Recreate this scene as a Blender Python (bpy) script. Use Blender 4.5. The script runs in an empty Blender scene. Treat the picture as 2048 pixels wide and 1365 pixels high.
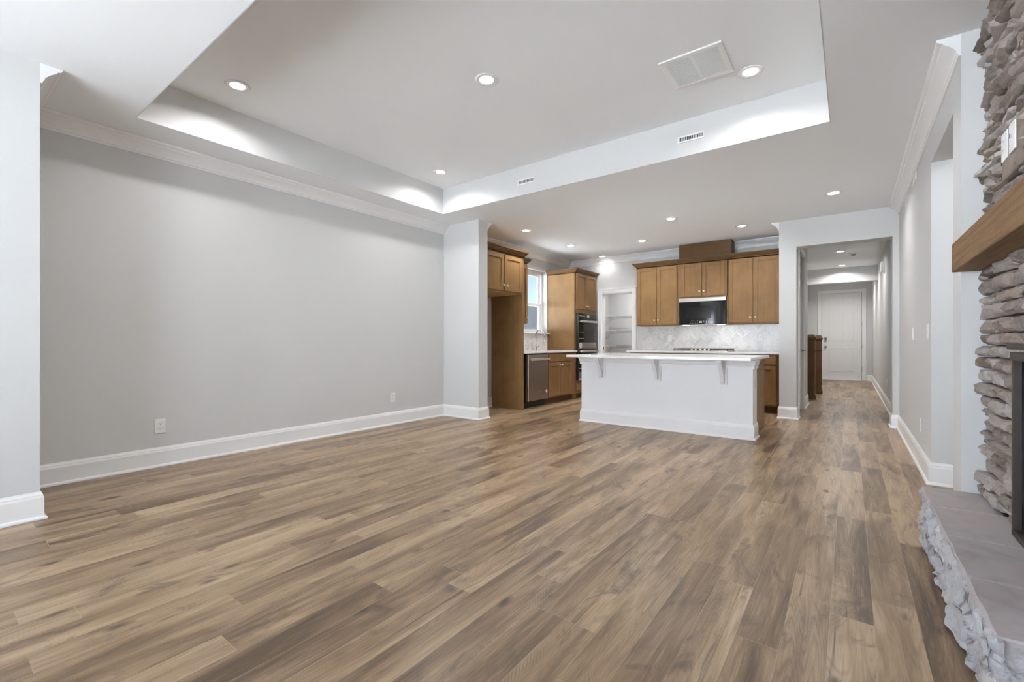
import bpy, bmesh, math, random
from mathutils import Vector, Matrix, noise
random.seed(11)
S = bpy.context.scene
COL = S.collection
PI = math.pi

# ------------------------------------------------------------------ camera
H = 1.06
AZ = math.radians(36.8)
cd = bpy.data.cameras.new('camera'); cam = bpy.data.objects.new('camera', cd); COL.objects.link(cam)
cam.location = (0, 0, H); cam.rotation_euler = (PI/2, 0, AZ)
cd.sensor_width = 36.0; cd.lens = 36.0*904.0/2048.0; cd.shift_y = 2.5/2048.0; cd.clip_start = 0.05
S.camera = cam
# ------------------------------------------------------------------ exposure, world, portals
S.view_settings.view_transform = 'Standard'; S.view_settings.look = 'None'
S.view_settings.gamma = 1.0; S.view_settings.use_curve_mapping = False
S.view_settings.exposure = 0.86
S.cycles.max_bounces = 14; S.cycles.diffuse_bounces = 10; S.cycles.glossy_bounces = 5
S.cycles.transparent_max_bounces = 12; S.cycles.transmission_bounces = 8
S.cycles.sample_clamp_indirect = 30.0
CAN_W = 5.6          # power of one ceiling can
CAN_COL = (1.0, 0.99, 0.975)
SKY = 0.13
w = bpy.data.worlds.new('world'); S.world = w; w.use_nodes = True
nt = w.node_tree; nt.nodes.clear()
sky = nt.nodes.new('ShaderNodeTexSky'); sky.sky_type = 'NISHITA'; sky.sun_disc = False
sky.sun_elevation = math.radians(52); sky.sun_rotation = math.radians(60); sky.ozone_density = 1.0; sky.air_density = 0.7; sky.dust_density = 0.3
hsv = nt.nodes.new('ShaderNodeHueSaturation'); hsv.inputs['Saturation'].default_value = 0.75
bg = nt.nodes.new('ShaderNodeBackground'); bg.inputs['Strength'].default_value = SKY
wo = nt.nodes.new('ShaderNodeOutputWorld')
nt.links.new(sky.outputs[0], hsv.inputs['Color']); nt.links.new(hsv.outputs[0], bg.inputs['Color']); nt.links.new(bg.outputs[0], wo.inputs['Surface'])

sl = bpy.data.lights.new('sun', 'SUN'); sl.energy = 80.0; sl.angle = math.radians(.6); sl.color = (1.0, .985, .96)
so_ = bpy.data.objects.new('sun', sl); so_.rotation_euler = Vector((-.52, -.36, -.77)).to_track_quat('-Z', 'Y').to_euler(); so_.location = (8, 0, 12); COL.objects.link(so_)
def portal(loc, rot, sx, sy):
    l = bpy.data.lights.new('window_portal', 'AREA'); l.shape = 'RECTANGLE'; l.size = sx; l.size_y = sy
    l.cycles.is_portal = True
    o = bpy.data.objects.new('window_portal', l); o.location = loc; o.rotation_euler = rot; COL.objects.link(o); return o
XNEAR = -3.895
YB = -2.4            # rear wall of the living room, behind the camera
WINS = [(-3.80, -2.05), (-1.85, -0.35)]
for a, b in WINS:
    portal(((a+b)/2, YB-.06, 1.32), (PI/2, 0, 0), b-a, 2.3)
LW0, LW1 = -2.0, -.5  # window in the near left wall
portal((XNEAR-.18, (LW0+LW1)/2, 1.35), (0, -PI/2, 0), 2.1, LW1-LW0)
portal((-4.93, 6.93, 1.83), (0, -PI/2, 0), 1.18, 1.02)

# ------------------------------------------------------------------ helpers
ROOT = {}
class MB:
    def __init__(s): s.bm = bmesh.new()
    def box(s, x0, x1, y0, y1, z0, z1):
        x0, x1 = min(x0, x1), max(x0, x1); y0, y1 = min(y0, y1), max(y0, y1); z0, z1 = min(z0, z1), max(z0, z1)
        v = [s.bm.verts.new(c) for c in ((x0,y0,z0),(x1,y0,z0),(x1,y1,z0),(x0,y1,z0),(x0,y0,z1),(x1,y0,z1),(x1,y1,z1),(x0,y1,z1))]
        for f in ((3,2,1,0),(4,5,6,7),(0,1,5,4),(1,2,6,5),(2,3,7,6),(3,0,4,7)): s.bm.faces.new([v[i] for i in f])
        return s
    def lb(s, fr, u0, u1, n0, n1, z0, z1):
        """box in a local frame fr=(origin_xy, u, n)"""
        (ox, oy), (ux, uy), (nx, ny) = fr
        a = (ox+ux*u0+nx*n0, oy+uy*u0+ny*n0); b = (ox+ux*u1+nx*n1, oy+uy*u1+ny*n1)
        return s.box(a[0], b[0], a[1], b[1], z0, z1)
    def lathe(s, prof, o, axis='Z', seg=24, cap=True):
        rings = []
        for r, h in prof:
            ring = []
            for k in range(seg):
                t = 2*PI*k/seg; a, b = r*math.cos(t), r*math.sin(t)
                p = {'Z': (a, b, h), 'X': (h, a, b), '-X': (-h, a, -b), 'Y': (b, h, a), '-Y': (-b, -h, a)}[axis]
                ring.append(s.bm.verts.new((o[0]+p[0], o[1]+p[1], o[2]+p[2])))
            rings.append(ring)
        for i in range(len(rings)-1):
            for k in range(seg):
                s.bm.faces.new((rings[i][k], rings[i][(k+1)%seg], rings[i+1][(k+1)%seg], rings[i+1][k]))
        if cap:
            s.bm.faces.new(rings[0][::-1]); s.bm.faces.new(rings[-1])
        return s
    def tube(s, pts, r, seg=10, r1=None):
        pts = [Vector(p) for p in pts]; rings = []
        ref = Vector((0.31, 0.17, 0.93))
        for i, p in enumerate(pts):
            d = (pts[min(i+1, len(pts)-1)]-pts[max(i-1, 0)]).normalized()
            a = d.cross(ref).normalized(); b = d.cross(a)
            rr = r if r1 is None else r+(r1-r)*i/(len(pts)-1)
            rings.append([s.bm.verts.new(p+a*rr*math.cos(2*PI*k/seg)+b*rr*math.sin(2*PI*k/seg)) for k in range(seg)])
        for i in range(len(rings)-1):
            for k in range(seg):
                s.bm.faces.new((rings[i][k], rings[i][(k+1)%seg], rings[i+1][(k+1)%seg], rings[i+1][k]))
        s.bm.faces.new(rings[0][::-1]); s.bm.faces.new(rings[-1])
        return s
    def prism(s, poly, axis, a, b):
        """poly: 2D outline; axis 'Y': (x,z) swept in y, 'X': (y,z) swept in x, 'Z': (x,y) swept in z"""
        def P(p, t): return {'Y': (p[0], t, p[1]), 'X': (t, p[0], p[1]), 'Z': (p[0], p[1], t)}[axis]
        A = [s.bm.verts.new(P(p, a)) for p in poly]; B = [s.bm.verts.new(P(p, b)) for p in poly]
        n = len(poly); s.bm.faces.new(A); s.bm.faces.new(B[::-1])
        for i in range(n): s.bm.faces.new((A[i], B[i], B[(i+1)%n], A[(i+1)%n]))
        return s
    def sweep(s, path, prof, z0=0.0):
        """path: xy points; prof: (offset to the LEFT of travel, z); mitred corners, capped ends"""
        n = len(path); P = [Vector((p[0], p[1])) for p in path]; rings = []
        for i in range(n):
            d0 = (P[i]-P[i-1]).normalized() if i > 0 else None
            d1 = (P[i+1]-P[i]).normalized() if i < n-1 else None
            if d0 is None: m = Vector((-d1.y, d1.x))
            elif d1 is None: m = Vector((-d0.y, d0.x))
            else:
                a = Vector((-d0.y, d0.x)); b = Vector((-d1.y, d1.x)); m = (a+b); m = m/ (m.dot(a))
            rings.append([s.bm.verts.new((P[i].x+m.x*o, P[i].y+m.y*o, z0+z)) for o, z in prof])
        k = len(prof)
        for i in range(n-1):
            for j in range(k):
                s.bm.faces.new((rings[i][j], rings[i][(j+1)%k], rings[i+1][(j+1)%k], rings[i+1][j]))
        s.bm.faces.new(rings[0][::-1]); s.bm.faces.new(rings[-1])
        return s

def thing(name, label, cat, loc, group=None):
    o = bpy.data.objects.new(name, None); o.location = loc; o.empty_display_size = 0.1; COL.objects.link(o)
    o['label'] = label; o['category'] = cat
    if group: o['group'] = group
    ROOT[o.name] = Vector(loc); return o

def part(name, mb, m, parent=None, bevel=0.0, smooth=False, label=None):
    bm = mb.bm if isinstance(mb, MB) else mb
    L = ROOT[parent.name] if parent else Vector((0, 0, 0))
    if L.length: bmesh.ops.translate(bm, verts=bm.verts, vec=-L)
    bmesh.ops.recalc_face_normals(bm, faces=bm.faces)
    me = bpy.data.meshes.new(name); bm.to_mesh(me); bm.free()
    for x in (m if isinstance(m, (list, tuple)) else [m]): me.materials.append(x)
    o = bpy.data.objects.new(name, me); COL.objects.link(o)
    if parent: o.parent = parent
    ROOT[o.name] = L.copy()
    if smooth:
        for p in me.polygons: p.use_smooth = True
    if bevel:
        b = o.modifiers.new('bevel', 'BEVEL'); b.width = bevel; b.segments = 2; b.limit_method = 'ANGLE'; b.angle_limit = math.radians(40)
    if label: o['label'] = label
    return o

def tag(o, label, cat, group=None):
    o['label'] = label; o['category'] = cat
    if group: o['group'] = group
    return o
def struct(name, mb, m, parent=None, bevel=0.0, smooth=False):
    o = part(name, mb, m, parent, bevel, smooth)
    if not parent: o['kind'] = 'structure'
    return o
def sroot(name, loc=(0, 0, 0)):
    o = bpy.data.objects.new(name, None); o.location = loc; COL.objects.link(o); o['kind'] = 'structure'; ROOT[o.name] = Vector(loc); return o
def dup(root, loc, label, group=None):
    r = root.copy(); COL.objects.link(r); r.location = loc; r['label'] = label
    if group: r['group'] = group
    ROOT[r.name] = Vector(loc)
    for ch in root.children:
        c = ch.copy(); COL.objects.link(c); c.parent = r
        for g in ch.children:
            d = g.copy(); COL.objects.link(d); d.parent = c
    return r

# ------------------------------------------------------------------ materials
class N:
    def __init__(s, name):
        s.m = bpy.data.materials.new(name); s.m.use_nodes = True; s.t = s.m.node_tree
        s.b = s.t.nodes['Principled BSDF']
    def n(s, kind, **kw):
        x = s.t.nodes.new(kind)
        for k, v in kw.items(): setattr(x, k, v)
        return x
    def L(s, a, b): s.t.links.new(a, b)
    def val(s, sock, v):
        if isinstance(v, bpy.types.NodeSocket): s.L(v, sock)
        else: sock.default_value = v
    def math(s, op, a, b=0.0, c=0.0, clamp=False):
        x = s.n('ShaderNodeMath', operation=op); x.use_clamp = clamp
        s.val(x.inputs[0], a); s.val(x.inputs[1], b); s.val(x.inputs[2], c); return x.outputs[0]
    def mix(s, f, a, b, blend='MIX'):
        x = s.n('ShaderNodeMix', data_type='RGBA', blend_type=blend)
        s.val(x.inputs[0], f); s.val(x.inputs[6], a if isinstance(a, bpy.types.NodeSocket) else (*a, 1)); s.val(x.inputs[7], b if isinstance(b, bpy.types.NodeSocket) else (*b, 1)); return x.outputs[2]
    def ramp(s, f, stops, interp='LINEAR'):
        x = s.n('ShaderNodeValToRGB'); x.color_ramp.interpolation = interp; e = x.color_ramp.elements
        while len(e) < len(stops): e.new(0.5)
        for i, (p, c) in enumerate(stops):
            e[i].position = p; e[i].color = (*c, 1) if not isinstance(c, (int, float)) else (c, c, c, 1)
        s.val(x.inputs[0], f); return x.outputs[0]
    def comb(s, x, y, z):
        c = s.n('ShaderNodeCombineXYZ'); s.val(c.inputs[0], x); s.val(c.inputs[1], y); s.val(c.inputs[2], z); return c.outputs[0]
    def sep(s, v):
        c = s.n('ShaderNodeSeparateXYZ'); s.L(v, c.inputs[0]); return c.outputs
    def obj(s): return s.n('ShaderNodeTexCoord').outputs['Object']
    def scale(s, v, sc):
        x = s.n('ShaderNodeVectorMath', operation='MULTIPLY'); s.L(v, x.inputs[0]); x.inputs[1].default_value = sc; return x.outputs[0]
    def noise(s, v, scale=1.0, detail=2.0, rough=0.5, dist=0.0, out=0):
        x = s.n('ShaderNodeTexNoise'); s.L(v, x.inputs['Vector']); x.inputs['Scale'].default_value = scale
        x.inputs['Detail'].default_value = detail; x.inputs['Roughness'].default_value = rough; x.inputs['Distortion'].default_value = dist
        return x.outputs[out]
    def bump(s, h, strength=0.3, dist=0.01):
        x = s.n('ShaderNodeBump'); x.inputs['Strength'].default_value = strength; x.inputs['Distance'].default_value = dist
        s.L(h, x.inputs['Height']); s.L(x.outputs[0], s.b.inputs['Normal']); return x
    def set(s, col=None, rough=None, metal=None, spec=None):
        if col is not None: s.val(s.b.inputs['Base Color'], col if isinstance(col, bpy.types.NodeSocket) else (*col, 1))
        if rough is not None: s.val(s.b.inputs['Roughness'], rough)
        if metal is not None: s.b.inputs['Metallic'].default_value = metal
        if spec is not None: s.b.inputs['Specular IOR Level'].default_value = spec
        return s

def paint(name, c, rough, bumpk=0.0):
    m = N(name); o = m.obj(); f = m.noise(o, 1.3, 2)
    d = tuple(x*0.975 for x in c)
    m.set(m.mix(f, c, d), rough, spec=0.35)
    if bumpk: m.bump(m.noise(o, 260, 2), bumpk, 0.002)
    return m.m
M = {}
M['wall'] = paint('wall_paint', (0.64, 0.64, 0.637), 0.62, 0.05)
M['ceil'] = paint('ceiling_paint', (0.855, 0.872, 0.892), 0.85, 0.05)
M['trim'] = paint('trim_paint', (0.85, 0.85, 0.85), 0.32)
M['door'] = paint('door_paint', (0.80, 0.80, 0.795), 0.38)
M['plastic'] = paint('white_plastic', (0.83, 0.83, 0.82), 0.3)
M['isl'] = paint('island_paint', (0.80, 0.80, 0.815), 0.38)

def solid(name, c, rough, metal=0.0, spec=0.5):
    m = N(name); o = m.obj(); f = m.noise(o, 30, 2); m.set(m.mix(f, c, tuple(x*0.93 for x in c)), rough, metal, spec); return m.m
M['black'] = solid('black_plastic', (0.012, 0.012, 0.012), 0.45)
M['dark'] = solid('dark_slot', (0.03, 0.03, 0.03), 0.7)
M['glassblk'] = solid('black_glass', (0.006, 0.0065, 0.0075), 0.05, 0.0, 0.45)
M['screen'] = solid('mesh_screen', (0.011, 0.0105, 0.010), 0.12, 0.0, 0.3)
M['ovenglass'] = solid('oven_glass', (0.030, 0.024, 0.018), 0.10, 0.0, 0.5)
M['knob'] = solid('brushed_nickel', (0.74, 0.65, 0.54), 0.38, 0.8)
M['chrome'] = solid('chrome', (0.75, 0.76, 0.78), 0.12, 1.0)
M['fireglass'] = solid('dark_fireplace_screen', (0.012, 0.013, 0.020), 0.55, 0.0, 0.15)
M['iron'] = solid('cast_iron', (0.07, 0.07, 0.072), 0.55)
M['bronze'] = solid('dark_bronze', (0.075, 0.060, 0.052), 0.5, 0.3, 0.3)
M['sticker'] = solid('paper_sticker', (0.80, 0.74, 0.72), 0.6)
M['ink'] = solid('printed_ink', (0.55, 0.2, 0.2), 0.6)
M['legend'] = solid('keypad_print', (0.62, 0.63, 0.66), 0.5)
M['wire'] = solid('coated_wire', (0.70, 0.69, 0.68), 0.4)
M['wireshadow'] = solid('shaded_wire', (0.52, 0.50, 0.48), 0.4)  # darker copy of the coated wire, shade put into its colour
def steel(name, c, rough, axis):
    m = N(name); o = m.obj(); f = m.noise(m.scale(o, axis), 1.0, 3); m.set(m.mix(f, c, tuple(x*0.82 for x in c)), rough, 0.95); return m.m
M['steel'] = steel('stainless_steel', (0.50, 0.455, 0.42), 0.33, (8, 8, 400))
M['steelL'] = steel('bright_steel', (0.72, 0.66, 0.60), 0.38, (8, 8, 300)); M['steelL'].node_tree.nodes['Principled BSDF'].inputs['Metallic'].default_value = 0.7

def cabwood(name, c0, c1, c2, along):
    m = N(name); o = m.obj()
    sc = {'Z': (38, 38, 2.2), 'H': (2.2, 2.2, 38)}[along]
    g = m.noise(m.scale(o, sc), 1.0, 5, 0.6, 0.6); p = m.noise(o, 3.1, 3, 0.5, 0.3)
    col = m.ramp(g, [(0.3, c0), (0.52, c1), (0.75, c2)])
    m.set(m.mix(0.55, col, m.ramp(p, [(0.3, c0), (0.7, c2)])), 0.46, spec=0.25); return m.m
M['cab'] = cabwood('stained_maple', (0.195, 0.106, 0.040), (0.25, 0.140, 0.055), (0.30, 0.174, 0.073), 'Z')
M['cabdark'] = cabwood('stained_maple_molding_shade', (0.095, 0.047, 0.016), (0.125, 0.064, 0.024), (0.16, 0.086, 0.034), 'H')
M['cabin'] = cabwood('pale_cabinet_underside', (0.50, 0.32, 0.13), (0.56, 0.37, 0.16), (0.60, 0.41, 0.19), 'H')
M['newel'] = cabwood('stained_oak_post', (0.105, 0.058, 0.022), (0.145, 0.082, 0.032), (0.185, 0.108, 0.044), 'Z')
def mantelwood():
    m = N('rough_sawn_mantel'); o = m.obj(); x = m.sep(o)
    g = m.noise(m.scale(o, (30, 1.6, 60)), 1.0, 6, 0.62, 0.5)
    r = m.noise(m.scale(o, (9, 0.8, 14)), 1.0, 2, 0.5, 0.8); rings = m.math('FRACT', m.math('MULTIPLY', r, 9.0))
    saw = m.noise(m.scale(o, (2, 150, 6)), 1.0, 2)
    col = m.ramp(g, [(0.25, (0.115, 0.060, 0.026)), (0.5, (0.225, 0.128, 0.058)), (0.78, (0.32, 0.195, 0.095))])
    col = m.mix(m.math('MULTIPLY', m.ramp(rings, [(0.0, 1), (0.25, 0), (1, 0)]), 0.35), col, (0.10, 0.055, 0.025))
    m.set(col, 0.62, spec=0.3); m.bump(m.math('ADD', g, saw), 0.5, 0.006); return m.m
M['mantel'] = mantelwood()

def marble(name, base, grey, rough, island):
    m = N(name); o = m.obj(); 
    if island:
        geo = m.n('ShaderNodeNewGeometry'); r = geo.outputs['Random Per Island']
        off = m.n('ShaderNodeVectorMath', operation='ADD'); m.L(o, off.inputs[0]); m.L(m.comb(m.math('MULTIPLY', r, 31.0), m.math('MULTIPLY', r, 17.0), m.math('MULTIPLY', r, 53.0)), off.inputs[1]); o = off.outputs[0]
    v = m.noise(m.scale(o, (1, 1, 0.6)), 5.0 if island else 2.2, 6, 0.6, 1.4)
    vein = m.ramp(v, [(0.44, 0), (0.5, 1), (0.56, 0)])
    col = m.mix(m.math('MULTIPLY', vein, 0.35 if island else 0.16), base, grey)
    if island:
        col = m.mix(m.ramp(r, [(0.0, 0.0), (0.55, 0.12), (0.85, 0.28), (1.0, 0.55)]), col, grey)
    m.set(col, rough, spec=0.5); return m.m
M['tile'] = marble('marble_tile', (0.78, 0.77, 0.76), (0.47, 0.47, 0.48), 0.25, True)
M['quartz'] = marble('white_quartz', (0.80, 0.80, 0.79), (0.55, 0.54, 0.53), 0.12, False)
M['grout'] = solid('grout', (0.68, 0.67, 0.66), 0.8)

def stone():
    m = N('ledge_stone'); o = m.obj(); r = m.n('ShaderNodeNewGeometry').outputs['Random Per Island']
    c = m.ramp(r, [(0.0, (0.090, 0.068, 0.054)), (0.12, (0.264, 0.222, 0.192)), (0.26, (0.420, 0.382, 0.360)), (0.40, (0.174, 0.142, 0.120)), (0.52, (0.504, 0.474, 0.462)), (0.66, (0.300, 0.222, 0.174)), (0.78, (0.138, 0.108, 0.086)), (0.90, (0.396, 0.354, 0.330)), (1.0, (0.216, 0.182, 0.156))])
    off = m.n('ShaderNodeVectorMath', operation='ADD'); m.L(o, off.inputs[0]); m.L(m.comb(m.math('MULTIPLY', r, 41.0), m.math('MULTIPLY', r, 23.0), 0.0), off.inputs[1])
    f = m.noise(off.outputs[0], 11, 5, 0.65, 0.6); g = m.noise(off.outputs[0], 60, 4, 0.7)
    c = m.mix(m.ramp(f, [(0.35, 0.0), (0.7, 0.75)]), c, (0.34, 0.30, 0.28)); c = m.mix(m.ramp(f, [(0.28, 0.7), (0.42, 0.0)]), c, (0.07, 0.050, 0.036))
    c = m.mix(m.math('MULTIPLY', m.ramp(g, [(0.4, 0), (0.7, 1)]), 0.18), c, (0.40, 0.36, 0.325))
    m.set(c, 0.72, spec=0.3); m.bump(m.math('ADD', g, m.noise(off.outputs[0], 24, 4, 0.6)), 0.85, 0.012); return m.m
M['stone'] = stone()
def palestone():
    m = N('pale_ledge_stone'); o = m.obj(); r = m.n('ShaderNodeNewGeometry').outputs['Random Per Island']
    c = m.ramp(r, [(0.0, (0.32, 0.32, 0.34)), (0.35, (0.46, 0.46, 0.48)), (0.7, (0.38, 0.365, 0.375)), (1.0, (0.52, 0.515, 0.525))])
    f = m.noise(o, 14, 5, 0.65, 0.8); g = m.noise(o, 70, 4, 0.7)
    c = m.mix(m.ramp(f, [(0.36, 0.8), (0.46, 0.0)]), c, (0.13, 0.125, 0.13)); c = m.mix(m.ramp(f, [(0.55, 0), (0.7, 0.7)]), c, (0.60, 0.595, 0.61))
    m.set(c, 0.7, spec=0.3); m.bump(m.math('ADD', g, m.noise(o, 26, 4, 0.6)), 0.6, 0.008); return m.m
M['palestone'] = palestone()
def slabmat():
    m = N('hearth_slab_stone'); o = m.obj(); f = m.noise(o, 3.5, 4, 0.6, 0.5); g = m.noise(o, 17, 5, 0.6, 0.3)
    c = m.ramp(f, [(0.3, (0.335, 0.285, 0.285)), (0.5, (0.42, 0.39, 0.40)), (0.72, (0.44, 0.37, 0.365))])
    c = m.mix(m.ramp(g, [(0.5, 0), (0.75, 0.4)]), c, (0.31, 0.285, 0.29))
    m.set(c, 0.55, spec=0.35); m.bump(g, 0.3, 0.006); return m.m
M['slab'] = slabmat()
M['mortar'] = solid('mortar', (0.16, 0.145, 0.135), 0.9)

def floormat():
    m = N('oak_plank_floor'); o = m.obj(); X, Y, Z = m.sep(o)[0:3]
    W, LN = 0.1353, 1.24
    px = m.math('DIVIDE', m.math('ADD', X, 0.063), W); row = m.math('FLOOR', px); fx = m.math('SUBTRACT', px, row)
    wn = m.n('ShaderNodeTexWhiteNoise', noise_dimensions='1D'); m.L(row, wn.inputs['W'])
    py = m.math('ADD', m.math('DIVIDE', Y, LN), m.math('MULTIPLY', wn.outputs['Value'], 7.31)); colm = m.math('FLOOR', py); fy = m.math('SUBTRACT', py, colm)
    w2 = m.n('ShaderNodeTexWhiteNoise', noise_dimensions='3D'); m.L(m.comb(row, colm, 0.37), w2.inputs['Vector'])
    rv = w2.outputs['Value']; rc = m.n('ShaderNodeSeparateColor'); m.L(w2.outputs['Color'], rc.inputs[0])
    r1, r2, r3 = rc.outputs[0:3]
    gx = m.math('ADD', X, m.math('MULTIPLY', r1, 37.0)); gy = m.math('ADD', Y, m.math('MULTIPLY', r2, 53.0)); gz = m.math('MULTIPLY', r3, 29.0)
    G = m.comb(gx, gy, gz)
    tone = m.noise(m.scale(G, (9, 1.1, 1)), 1.0, 4, 0.55, 0.8)
    tone2 = m.math('ADD', tone, m.math('MULTIPLY', m.math('SUBTRACT', rv, 0.5), 0.26))
    c = m.ramp(tone2, [(0.24, (0.102, 0.063, 0.034)), (0.37, (0.203, 0.131, 0.074)), (0.49, (0.318, 0.216, 0.127)), (0.61, (0.415, 0.293, 0.180)), (0.78, (0.52, 0.383, 0.25))])
    # cathedral grain
    cn = m.noise(m.scale(G, (6.0, 0.62, 1)), 1.0, 2.0, 0.45, 0.35)
    fr0 = m.noise(m.scale(G, (120, 6, 1)), 1.0, 3, 0.6)
    rings = m.math('FRACT', m.math('ADD', m.math('MULTIPLY', cn, 44.0), m.math('MULTIPLY', fr0, 0.55)))
    ringm = m.ramp(rings, [(0.0, 0.35), (0.12, 0.0), (0.5, 0.08), (0.88, 1.0), (1.0, 0.35)])
    gate = m.ramp(m.noise(m.scale(G, (4, 0.7, 1)), 1.0, 2), [(0.40, 0.08), (0.62, 1.0)])
    c = m.mix(m.math('MULTIPLY', m.math('MULTIPLY', ringm, gate), 0.46), c, (0.115, 0.072, 0.045))
    # fine pores
    fine = m.noise(m.scale(G, (190, 5, 1)), 1.0, 3, 0.6)
    c = m.mix(m.ramp(fine, [(0.42, 0.0), (0.72, 0.30)]), c, (0.12, 0.08, 0.052))
    c = m.mix(m.ramp(fine, [(0.28, 0.28), (0.44, 0.0)]), c, (0.50, 0.385, 0.275))
    # dark mineral patches and long streaks
    patch = m.noise(m.scale(G, (7, 2.4, 1)), 1.0, 5, 0.65, 1.2)
    c = m.mix(m.ramp(patch, [(0.565, 0.0), (0.70, 0.75)]), c, (0.088, 0.060, 0.045))
    st = m.noise(m.scale(G, (34, 0.75, 1)), 1.0, 2, 0.5, 0.5)
    c = m.mix(m.ramp(st, [(0.665, 0.0), (0.73, 0.8)]), c, (0.07, 0.043, 0.028))
    # knots
    vo = m.n('ShaderNodeTexVoronoi', feature='F1'); m.L(m.scale(G, (5.2, 2.3, 1)), vo.inputs['Vector']); vo.inputs['Scale'].default_value = 1.0
    kn = m.math('ADD', vo.outputs['Distance'], m.math('MULTIPLY', m.math('SUBTRACT', patch, 0.5), 0.25))
    c = m.mix(m.ramp(kn, [(0.04, 0.9), (0.13, 0.0)]), c, (0.060, 0.036, 0.024))
    # saw marks across some boards
    sw = m.n('ShaderNodeTexWave', wave_type='BANDS', bands_direction='DIAGONAL'); m.L(m.scale(G, (52, 30, 0)), sw.inputs['Vector']); sw.inputs['Scale'].default_value = 1.0; sw.inputs['Distortion'].default_value = 2.5; sw.inputs['Detail'].default_value = 1.0
    sg = m.ramp(m.noise(m.scale(G, (5, 1.3, 1)), 1.0, 2, 0.5, 0.4), [(0.60, 0.0), (0.70, 0.45)])
    c = m.mix(m.math('MULTIPLY', m.ramp(sw.outputs[0], [(0.45, 0), (0.7, 1)]), sg), c, (0.12, 0.085, 0.062))
    # seams, with the bevel highlight put into a lighter colour
    ex = m.math('MULTIPLY', m.math('MINIMUM', fx, m.math('SUBTRACT', 1.0, fx)), W); ey = m.math('MULTIPLY', m.math('MINIMUM', fy, m.math('SUBTRACT', 1.0, fy)), LN)
    e = m.math('MINIMUM', ex, ey); seam = m.ramp(m.math('DIVIDE', e, 0.0022), [(0.30, 1.0), (0.65, 0.0)])
    sv = m.ramp(m.noise(m.scale(o, (3, 3, 1)), 1.0, 2), [(0.4, 0.15), (0.65, 0.75)])
    c = m.mix(m.math('MULTIPLY', seam, sv), c, (0.50, 0.40, 0.30))
    m.set(c, m.math('ADD', 0.25, m.math('MULTIPLY', fine, 0.16)), spec=0.42)
    h = m.math('SUBTRACT', m.math('MULTIPLY', fine, 0.35), seam); m.bump(h, 0.22, 0.002)
    return m.m
M['floor'] = floormat()
def glass():
    m = N('window_glass'); m.t.nodes.remove(m.b)
    tr = m.n('ShaderNodeBsdfTransparent'); gl = m.n('ShaderNodeBsdfGlossy'); gl.inputs['Roughness'].default_value = 0.02
    fr = m.n('ShaderNodeFresnel'); fr.inputs[0].default_value = 1.45; mx = m.n('ShaderNodeMixShader')
    tr.inputs[0].default_value = (0.93, 0.95, 0.96, 1)
    geo = m.n('ShaderNodeNewGeometry'); k = m.math('MULTIPLY', fr.outputs[0], m.math('SUBTRACT', 1.0, geo.outputs['Backfacing']))
    m.L(k, mx.inputs[0]); m.L(tr.outputs[0], mx.inputs[1]); m.L(gl.outputs[0], mx.inputs[2]); m.L(mx.outputs[0], m.t.nodes['Material Output'].inputs[0]); return m.m
M['glass'] = glass()
def emit(name, c, k):
    m = N(name); m.set(c, 0.4); m.b.inputs['Emission Color'].default_value = (*c, 1); m.b.inputs['Emission Strength'].default_value = k; return m.m
M['lens'] = emit('lit_lens', (1.0, 0.965, 0.91), 9.0)
M['shingle'] = N('roof_shingle').m
_m = N('grey_shingle'); _o = _m.obj(); _br = _m.n('ShaderNodeTexBrick'); _m.L(_m.scale(_m.comb(_m.sep(_o)[1], _m.sep(_o)[2], 0.0), (1, 1, 1)), _br.inputs['Vector'])
_br.inputs['Scale'].default_value = 9.0; _br.inputs['Color1'].default_value = (0.007, 0.008, 0.0095, 1); _br.inputs['Color2'].default_value = (0.011, 0.0125, 0.0145, 1); _br.inputs['Mortar'].default_value = (0.004, 0.0045, 0.005, 1); _br.inputs['Mortar Size'].default_value = 0.012
_m.set(_br.outputs[0], 0.9, spec=0.0); M['shingle'] = _m.m
M['siding'] = solid('grey_siding', (0.02, 0.021, 0.023), 0.9, 0.0, 0.0)
M['bounce_ground'] = solid('pale_bounce_ground', (0.43, 0.44, 0.455), 0.9)  # pale ground tone that bounces sunlight in through the windows
M['sun_reflector'] = solid('pale_sun_reflector', (0.74, 0.79, 0.865), 0.8)  # pale tone of the unseen reflector that throws sunlight indoors
M['slotgrey'] = solid('slot_grey', (0.10, 0.10, 0.105), 0.6)

# ------------------------------------------------------------------ room shell
XL, XN, XR, XH = -4.72, -3.895, 0.483, -0.59    # left wall, near left wall, right wall, hall left wall
YN, YW0, YW1, YK, YC = 0.476, 4.66, 4.85, 8.33, 7.29
CZ, TZ = 2.74, 3.07
YR = 3.43                                         # where the right wall steps back beside the fireplace
struct('floor', MB().box(-5.0, 2.4, YB-.2, 16.2, -0.15, 0.0), M['floor'])
c = MB()
TX0, TX1, TY0, TY1 = -4.275, -0.12, 1.02, 4.205
c.box(-5.0, TX0, YB-.2, 16.2, CZ, CZ+.5).box(TX1, 2.4, YB-.2, 16.2, CZ, CZ+.5).box(TX0, TX1, YB-.2, TY0, CZ, CZ+.5).box(TX0, TX1, TY1, 16.2, CZ, CZ+.5).box(TX0, TX1, TY0, TY1, TZ, CZ+.5)
struct('ceiling', c, M['ceil'])
tt = MB(); e_ = .004
tt.box(TX0-.001, TX0+e_, TY0, TY1, CZ, TZ).box(TX1-e_, TX1+.001, TY0, TY1, CZ, TZ).box(TX0+e_, TX1-e_, TY0-.001, TY0+e_, CZ, TZ).box(TX0+e_, TX1-e_, TY1-e_, TY1+.001, CZ, TZ)
struct('tray_side_dimming', tt, M['wall'])  # added darker skins; dimmer light on the sides is put into their colour
T = 0.14
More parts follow.
